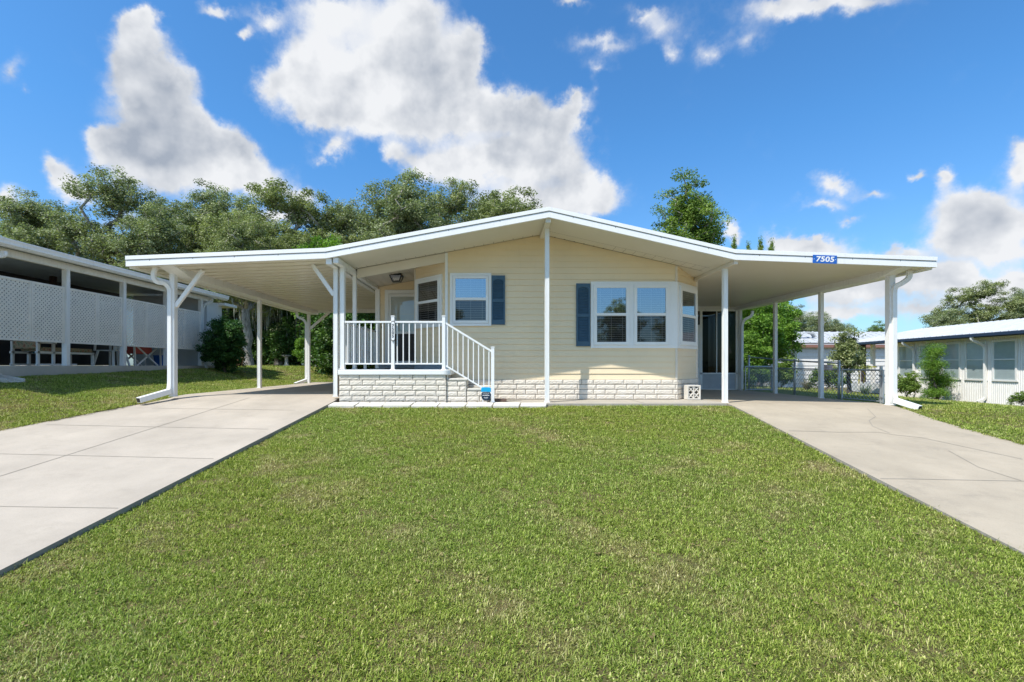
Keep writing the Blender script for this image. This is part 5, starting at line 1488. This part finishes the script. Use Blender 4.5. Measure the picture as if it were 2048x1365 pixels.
def leaf_litter(seed):
    rng = np.random.default_rng(seed); V, Q, var = [], [], []
    for i in range(2):
        a = rng.uniform(0, 6.28); c = np.array([rng.uniform(-.05, .05), rng.uniform(-.05, .05), rng.uniform(.012, .03)]); l = rng.uniform(.009, .02)
        d = np.array([math.cos(a), math.sin(a), rng.uniform(-.3, .3)]) * l; b_ = np.array([-math.sin(a), math.cos(a), rng.uniform(-.4, .4)]) * l * .42
        k = len(V); V += [c - d, c + b_, c + d, c - b_]; Q.append((k, k + 1, k + 2)); Q.append((k, k + 2, k + 3)); var += [rng.uniform(0, .5)] * 4
    return mesh_np('fallen_leaves', np.array(V), np.array(Q), 'grass_blade', np.array(var))
for i in range(3):
    o = bpy.data.objects.new('leaf_litter', leaf_litter(300 + i)); tc.objects.link(o)     # sorts after grass_tuft
def lawn_points():
    rng = np.random.default_rng(5); PTS, SC = [], []
    def region(x0, x1, y0, y1, dens, mask, scale):
        n = int((x1 - x0) * (y1 - y0) * dens); X = rng.uniform(x0, x1, n); Y = rng.uniform(y0, y1, n)
        # only what the lens could plausibly see, with margin
        ok = mask(X, Y) & (np.abs(X) < Y * 1.35 + 2.5)
        PTS.append(np.stack([X[ok], Y[ok]], 1)); SC.append(np.full(ok.sum(), scale))
    cen = lambda X, Y: (X > xr_left(Y) + .012) & (X < xl_right(Y) + .015) & ((Y < 8.93) | ((X > 1.1) & (Y < 9.13)))
    region(-6, 7, 1.2, 4.2, 980, cen, 1.0); region(-6, 7, 4.2, 6.6, 780, cen, 1.05); region(-6, 7, 6.6, 9.15, 600, cen, 1.12)
    lef = lambda X, Y: (X < xl_left(Y) + .03) & (X > -10.06) & (Y < 17.4)
    region(-11, -6.2, 5, 11, 420, lef, 1.2); region(-11, -6.2, 11, 17.4, 200, lef, 1.45)
    bk = lambda X, Y: (((X < -3.2) & (Y > 17.35)) | ((X < -9.95) & (Y > 17.4))) & ~((X > -10.4) & (X < -6.4) & (Y < 17.3)) & ~((Y > 25.4) & (Y < 26.4) & (X > -13.8) & (X < -10)) & ~((X < -9.95) & (Y < 18.2))
    region(-17, -3, 17.3, 25, 75, bk, 2.0); region(-18, -3, 25, 30, 45, bk, 2.6)
    bd_ = lambda X, Y: (X < -3.3) & (X > -6.5) & (Y > 17.3)
    rig = lambda X, Y: (X > xr_right(Y) - .03) & ((X - OA.x) * NA.x + (Y - OA.y) * NA.y > .15)
    region(6.8, 18, 5.5, 12, 260, rig, 1.25); region(7.9, 19, 12, 17, 130, rig, 1.6); region(7.9, 24, 17, 29, 45, rig, 2.3)
    P = np.concatenate(PTS); S = np.concatenate(SC)
    # worn patches thin the grass out
    def n2(X, Y, f, s):
        return (np.sin(X * f + s) * np.cos(Y * f * 1.13 + s * 2) + np.sin(X * f * 2.3 + Y * f * 1.7 + s * 3) * .6 + np.cos(Y * f * 3.1 - X * f * 2.2 + s) * .45 + np.sin(X * f * 5.3 + s) * np.sin(Y * f * 6.1 + s) * .4) / 2.0
    w = n2(P[:, 0], P[:, 1], 1.3, .7) * .6 + n2(P[:, 0], P[:, 1], 3.7, 2.2) * .6 + rng.normal(0, .22, len(P))
    lf = (P[:, 0] < -6) & (P[:, 1] < 10); w = w + lf * .25
    dry = np.clip(sm(.08, 1.0, w), 0, 1) * .8
    keep = rng.random(len(P)) > dry * .5
    P, S, dry = P[keep], S[keep], dry[keep]
    hue = .4 + .6 * np.clip(.5 + n2(P[:, 0], P[:, 1], .8, 4.0) * .9 + rng.normal(0, .15, len(P)), 0, 1)
    Z = zg(P[:, 0], P[:, 1])
    return P, Z, S * rng.uniform(.75, 1.25, len(P)), dry, hue, rng
P_, Z_, S_, D_, H_, rng_ = lawn_points()
n = len(P_)
me = bpy.data.meshes.new('grass'); me.vertices.add(n)
me.vertices.foreach_set('co', np.stack([P_[:, 0], P_[:, 1], Z_], 1).astype(np.float32).ravel())
def fattr(nm, v, t='FLOAT'):
    a = me.attributes.new(nm, t, 'POINT'); a.data.foreach_set('value', v)
fattr('hue', H_.astype(np.float32)); fattr('sc', S_.astype(np.float32))
fattr('rz', rng_.uniform(0, 6.283, n).astype(np.float32)); TI = rng_.integers(0, NT, n); lit_ = rng_.random(n) < .012; TI = np.where(lit_, NT + rng_.integers(0, 3, n), TI)
D_ = np.where(lit_, 1.0, D_)
fattr('dry', D_.astype(np.float32)); fattr('ti', TI.astype(np.int32), 'INT')
me.materials.append(M['grass_blade'])
gr = bpy.data.objects.new('grass', me); COL.objects.link(gr); setp(gr, kind='stuff')
gr['label'] = 'short patchy green lawn grass with dry spots'
ng = bpy.data.node_groups.new('lawn', 'GeometryNodeTree')
ng.interface.new_socket('Geometry', in_out='INPUT', socket_type='NodeSocketGeometry')
ng.interface.new_socket('Geometry', in_out='OUTPUT', socket_type='NodeSocketGeometry')
gi = ng.nodes.new('NodeGroupInput'); go = ng.nodes.new('NodeGroupOutput')
mp = ng.nodes.new('GeometryNodeMeshToPoints'); ip = ng.nodes.new('GeometryNodeInstanceOnPoints'); ci = ng.nodes.new('GeometryNodeCollectionInfo')
ci.inputs['Collection'].default_value = tc; ci.inputs['Separate Children'].default_value = True; ci.inputs['Reset Children'].default_value = True
ip.inputs['Pick Instance'].default_value = True
def na(nm, t):
    a = ng.nodes.new('GeometryNodeInputNamedAttribute'); a.data_type = t; a.inputs['Name'].default_value = nm
    return a.outputs['Attribute']
cb = ng.nodes.new('ShaderNodeCombineXYZ'); ng.links.new(na('rz', 'FLOAT'), cb.inputs['Z'])
er = ng.nodes.new('FunctionNodeEulerToRotation'); ng.links.new(cb.outputs[0], er.inputs[0])
ng.links.new(gi.outputs[0], mp.inputs['Mesh']); ng.links.new(mp.outputs[0], ip.inputs['Points']); ng.links.new(ci.outputs[0], ip.inputs['Instance'])
ng.links.new(na('ti', 'INT'), ip.inputs['Instance Index']); ng.links.new(er.outputs[0], ip.inputs['Rotation']); ng.links.new(na('sc', 'FLOAT'), ip.inputs['Scale'])
ng.links.new(ip.outputs[0], go.inputs[0])
md = gr.modifiers.new('lawn', 'NODES'); md.node_group = ng

# ------------------------------------------------------------------ light, sky, camera
sd = Vector((1.2, 1.0, -2.275)).normalized()
ld = bpy.data.lights.new('sun', 'SUN'); ld.energy = 5.0; ld.angle = math.radians(.53); ld.color = (1.0, .955, .88)
so = bpy.data.objects.new('sun', ld); COL.objects.link(so); so.rotation_euler = sd.to_track_quat('-Z', 'Y').to_euler(); so.location = (-20, -16, 40)
wd = bpy.data.worlds.new('World'); scene.world = wd; wd.use_nodes = True
nt = wd.node_tree; bg = nt.nodes['Background']
sky = N(nt, 'ShaderNodeTexSky'); sky.sky_type = 'NISHITA'; sky.sun_disc = False
sky.sun_elevation = math.asin(-sd.z); sky.sun_rotation = math.atan2(-sd.x, -sd.y)
sky.air_density = 1.0; sky.dust_density = .9; sky.ozone_density = 2.2
SKY_STRENGTH = .15
bg.inputs['Strength'].default_value = SKY_STRENGTH
def math_n(op, a, b=None, clamp=False):
    n = N(nt, 'ShaderNodeMath', operation=op); n.use_clamp = clamp
    for i, v in enumerate((a, b)):
        if v is None: continue
        if isinstance(v, (int, float)): n.inputs[i].default_value = v
        else: L(nt, v, n.inputs[i])
    return n.outputs[0]
dirv = N(nt, 'ShaderNodeTexCoord').outputs['Generated']
sp = N(nt, 'ShaderNodeSeparateXYZ'); L(nt, dirv, sp.inputs[0])
yy = math_n('MAXIMUM', sp.outputs[1], .05)
uu = math_n('DIVIDE', sp.outputs[0], yy); vv = math_n('DIVIDE', sp.outputs[2], yy)
uv = N(nt, 'ShaderNodeCombineXYZ'); L(nt, uu, uv.inputs[0]); L(nt, vv, uv.inputs[1])
# ragged cloud edges: warp the lookup, then sum soft puffs placed by direction
def vnoise(vec, scale, detail, rough):
    n = N(nt, 'ShaderNodeTexNoise'); n.inputs['Scale'].default_value = scale; n.inputs['Detail'].default_value = detail; n.inputs['Roughness'].default_value = rough
    L(nt, vec, n.inputs['Vector']); return n
wn = vnoise(dirv, 9, 6, .6)
wv = N(nt, 'ShaderNodeVectorMath', operation='MULTIPLY_ADD'); L(nt, wn.outputs['Color'], wv.inputs[0]); wv.inputs[1].default_value = (.12, .12, 0)
off = N(nt, 'ShaderNodeVectorMath', operation='ADD'); L(nt, uv.outputs[0], off.inputs[0]); off.inputs[1].default_value = (-.06, -.06, 0)
L(nt, off.outputs[0], wv.inputs[2])
wn2 = vnoise(dirv, 34, 4, .6)
wv2 = N(nt, 'ShaderNodeVectorMath', operation='MULTIPLY_ADD'); L(nt, wn2.outputs['Color'], wv2.inputs[0]); wv2.inputs[1].default_value = (.045, .045, 0)
of2 = N(nt, 'ShaderNodeVectorMath', operation='ADD'); L(nt, wv.outputs[0], of2.inputs[0]); of2.inputs[1].default_value = (-.0225, -.0225, 0)
L(nt, of2.outputs[0], wv2.inputs[2])
PUFF = [(305, 110, 55, 60, 1), (335, 175, 62, 60, 1), (550, 175, 60, 50, .8),  # photo column, row, half width, half height, weight
    (272, 55, 62, 48, 1), (258, 120, 68, 80, 1), (275, 215, 82, 100, 1), (335, 235, 80, 95, 1), (310, 325, 150, 95, 1.2), (420, 325, 110, 85, 1.2), (515, 362, 105, 60, 1), (600, 388, 60, 28, .9), (195, 268, 60, 24, .8), (230, 290, 70, 40, .9),
    (105, 335, 52, 44, 1), (140, 370, 70, 40, 1), (15, 405, 55, 45, 1),
    (660, 30, 130, 85, 1), (820, 40, 120, 95, 1.2), (600, 120, 72, 75, 1), (710, 150, 170, 110, 1.2), (860, 150, 135, 110, 1.3), (640, 215, 115, 60, 1), (790, 225, 150, 75, 1.2), (920, 225, 110, 85, 1.2), (1020, 225, 95, 70, 1), (940, 110, 55, 75, 1),
    (1090, 235, 90, 60, 1), (1140, 225, 58, 62, 1), (1110, 310, 120, 75, 1.1), (1185, 380, 85, 60, 1), (1000, 330, 160, 80, 1.2), (860, 330, 105, 60, 1), (1080, 410, 190, 55, 1.1), (790, 300, 45, 40, .7), (670, 285, 45, 30, .5),
    (505, 58, 36, 26, .75), (440, 12, 80, 30, .8), (20, 150, 40, 70, .5), (55, 190, 30, 30, .4), (540, 20, 60, 40, .6), (650, 300, 60, 40, .45),
    (1610, 10, 260, 45, .45), (1770, 545, 260, 75, .8), (1570, 550, 200, 60, .6), (1990, 600, 160, 60, .75), (1640, 490, 130, 45, .55), (1700, 625, 260, 40, .55), (390, 255, 55, 60, .9), (470, 310, 70, 50, .9), (300, 30, 45, 40, .9), (1560, 25, 60, 45, .7), (1690, 0, 170, 30, .75), (1330, 45, 95, 50, .5), (1425, 95, 60, 75, .5), (1205, 78, 110, 34, .5), (1205, 130, 55, 40, .45), (1150, 5, 60, 24, .7), (1350, 100, 36, 50, .5), (1500, 70, 60, 40, .4), (1195, 185, 40, 40, .35), (1290, 20, 50, 25, .5),
    (1920, 420, 105, 60, 1), (2005, 430, 125, 75, 1.2), (1828, 345, 30, 26, .8), (1885, 362, 42, 36, .9), (1990, 500, 120, 52, 1.1), (1900, 475, 90, 50, 1), (2060, 300, 60, 46, 1), (2040, 345, 60, 40, .9),
    (1670, 365, 55, 32, .75), (1645, 405, 75, 25, .6), (1740, 385, 75, 24, .6), (1690, 438, 55, 17, .5),
    (1462, 455, 36, 34, .9), (1560, 470, 60, 34, .75), (1610, 490, 80, 30, .8), (1790, 505, 75, 24, .8), (1840, 555, 140, 40, 1), (1720, 570, 120, 40, .85), (1930, 570, 110, 40, .9), (2040, 560, 50, 40, 1), (1680, 615, 90, 22, .55), (1850, 615, 110, 20, .5),
    (560, 440, 200, 40, .8), (300, 440, 200, 40, .8),
]
tot = None
for cx, cy, rx, ry, wgt in PUFF:
    mpn = N(nt, 'ShaderNodeMapping'); mpn.vector_type = 'POINT'
    sx, sy = F / (rx * 1.28), F / (ry * 1.28)
    mpn.inputs['Scale'].default_value = (sx, sy, 0)
    mpn.inputs['Location'].default_value = (-(cx - PX) / F * sx, -(PY - cy) / F * sy, 0)
    L(nt, wv2.outputs[0], mpn.inputs['Vector'])
    gd = N(nt, 'ShaderNodeTexGradient', gradient_type='QUADRATIC_SPHERE'); L(nt, mpn.outputs[0], gd.inputs['Vector'])
    tot = math_n('MULTIPLY', gd.outputs['Fac'], wgt) if tot is None else N(nt, 'ShaderNodeMath', operation='MULTIPLY_ADD').outputs[0]
    if not (tot.node.inputs[0].is_linked):
        nd = tot.node; L(nt, gd.outputs['Fac'], nd.inputs[0]); nd.inputs[1].default_value = wgt; L(nt, prev, nd.inputs[2])
    prev = tot
#--
# behind the viewer: unseen noise clouds added to whiten and lift the fill light
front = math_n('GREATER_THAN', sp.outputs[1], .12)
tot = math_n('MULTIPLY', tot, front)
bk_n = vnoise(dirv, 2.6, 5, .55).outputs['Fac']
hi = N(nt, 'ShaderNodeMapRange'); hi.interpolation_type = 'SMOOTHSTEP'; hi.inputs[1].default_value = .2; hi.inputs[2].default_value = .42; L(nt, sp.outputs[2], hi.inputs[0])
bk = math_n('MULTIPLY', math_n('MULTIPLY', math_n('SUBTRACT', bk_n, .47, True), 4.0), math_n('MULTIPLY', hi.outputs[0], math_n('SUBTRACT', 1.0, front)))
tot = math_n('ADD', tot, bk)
fine = vnoise(dirv, 13, 9, .62)
fine2 = vnoise(dirv, 5, 5, .55)
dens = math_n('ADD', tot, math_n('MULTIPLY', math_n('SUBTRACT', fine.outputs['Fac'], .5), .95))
def mapr(v, a, b, smooth=True):
    n = N(nt, 'ShaderNodeMapRange'); n.interpolation_type = 'SMOOTHSTEP' if smooth else 'LINEAR'
    n.inputs[1].default_value = a; n.inputs[2].default_value = b; L(nt, v, n.inputs[0]); return n.outputs[0]
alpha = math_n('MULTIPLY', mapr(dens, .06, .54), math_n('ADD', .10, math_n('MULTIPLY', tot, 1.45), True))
core = math_n('ADD', tot, math_n('MULTIPLY', math_n('SUBTRACT', fine2.outputs['Fac'], .5), 3.0))
core = math_n('ADD', core, math_n('MULTIPLY', math_n('SUBTRACT', fine.outputs['Fac'], .5), .5))
shade = mapr(core, .5, 1.9)
# relief: the puffs are lit from the sun's side, so compare the noise a little way towards the sun
def shifted(v):
    n = N(nt, 'ShaderNodeVectorMath', operation='ADD'); L(nt, dirv, n.inputs[0]); n.inputs[1].default_value = v; return n.outputs[0]
r1 = math_n('SUBTRACT', vnoise(dirv, 11, 4, .52).outputs['Fac'], vnoise(shifted((-.016, 0, .02)), 11, 4, .52).outputs['Fac'])
r2 = math_n('SUBTRACT', vnoise(dirv, 4.5, 3, .45).outputs['Fac'], vnoise(shifted((-.04, 0, .05)), 4.5, 3, .45).outputs['Fac'])
lit = math_n('ADD', math_n('ADD', .87, math_n('MULTIPLY', r1, 1.9)), math_n('MULTIPLY', r2, 1.9))
lit = math_n('SUBTRACT', lit, math_n('MULTIPLY', shade, .46), True)
c_cloud = mixcol(nt, lit, (.33, .375, .45), (.75, .765, .79))
inv = 1.0 / SKY_STRENGTH
c_cloud = mixcol(nt, 1.0, c_cloud, (inv, inv, inv), 'MULTIPLY')
el = N(nt, 'ShaderNodeMapRange'); el.inputs[1].default_value = .0; el.inputs[2].default_value = .4; L(nt, sp.outputs[2], el.inputs[0])
skyc = mixcol(nt, 1.0, sky.outputs[0], mixcol(nt, el.outputs[0], (.62, .84, 1.04), (.46, .92, 1.24)), 'MULTIPLY')
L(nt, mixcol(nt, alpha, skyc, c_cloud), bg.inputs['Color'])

cam = bpy.data.cameras.new('camera'); co_ = bpy.data.objects.new('camera', cam); COL.objects.link(co_)
co_.location = (0, 0, EYE); co_.rotation_euler = (math.pi / 2, 0, 0)
cam.sensor_fit = 'HORIZONTAL'; cam.sensor_width = 36; cam.lens = 36 * F / 2048
cam.shift_x = (1024 - PX) / 2048; cam.shift_y = (PY - 682.5) / 2048
cam.clip_end = 3000; cam.clip_start = .05
scene.camera = co_
scene.view_settings.view_transform = 'Standard'; scene.view_settings.look = 'None'
scene.view_settings.exposure = .24; scene.view_settings.gamma = 1
scene.cycles.use_denoising = True
scene.cycles.max_bounces = 8; scene.cycles.transparent_max_bounces = 16
scene.cycles.diffuse_bounces = 5
scene.cycles.sample_clamp_indirect = 8
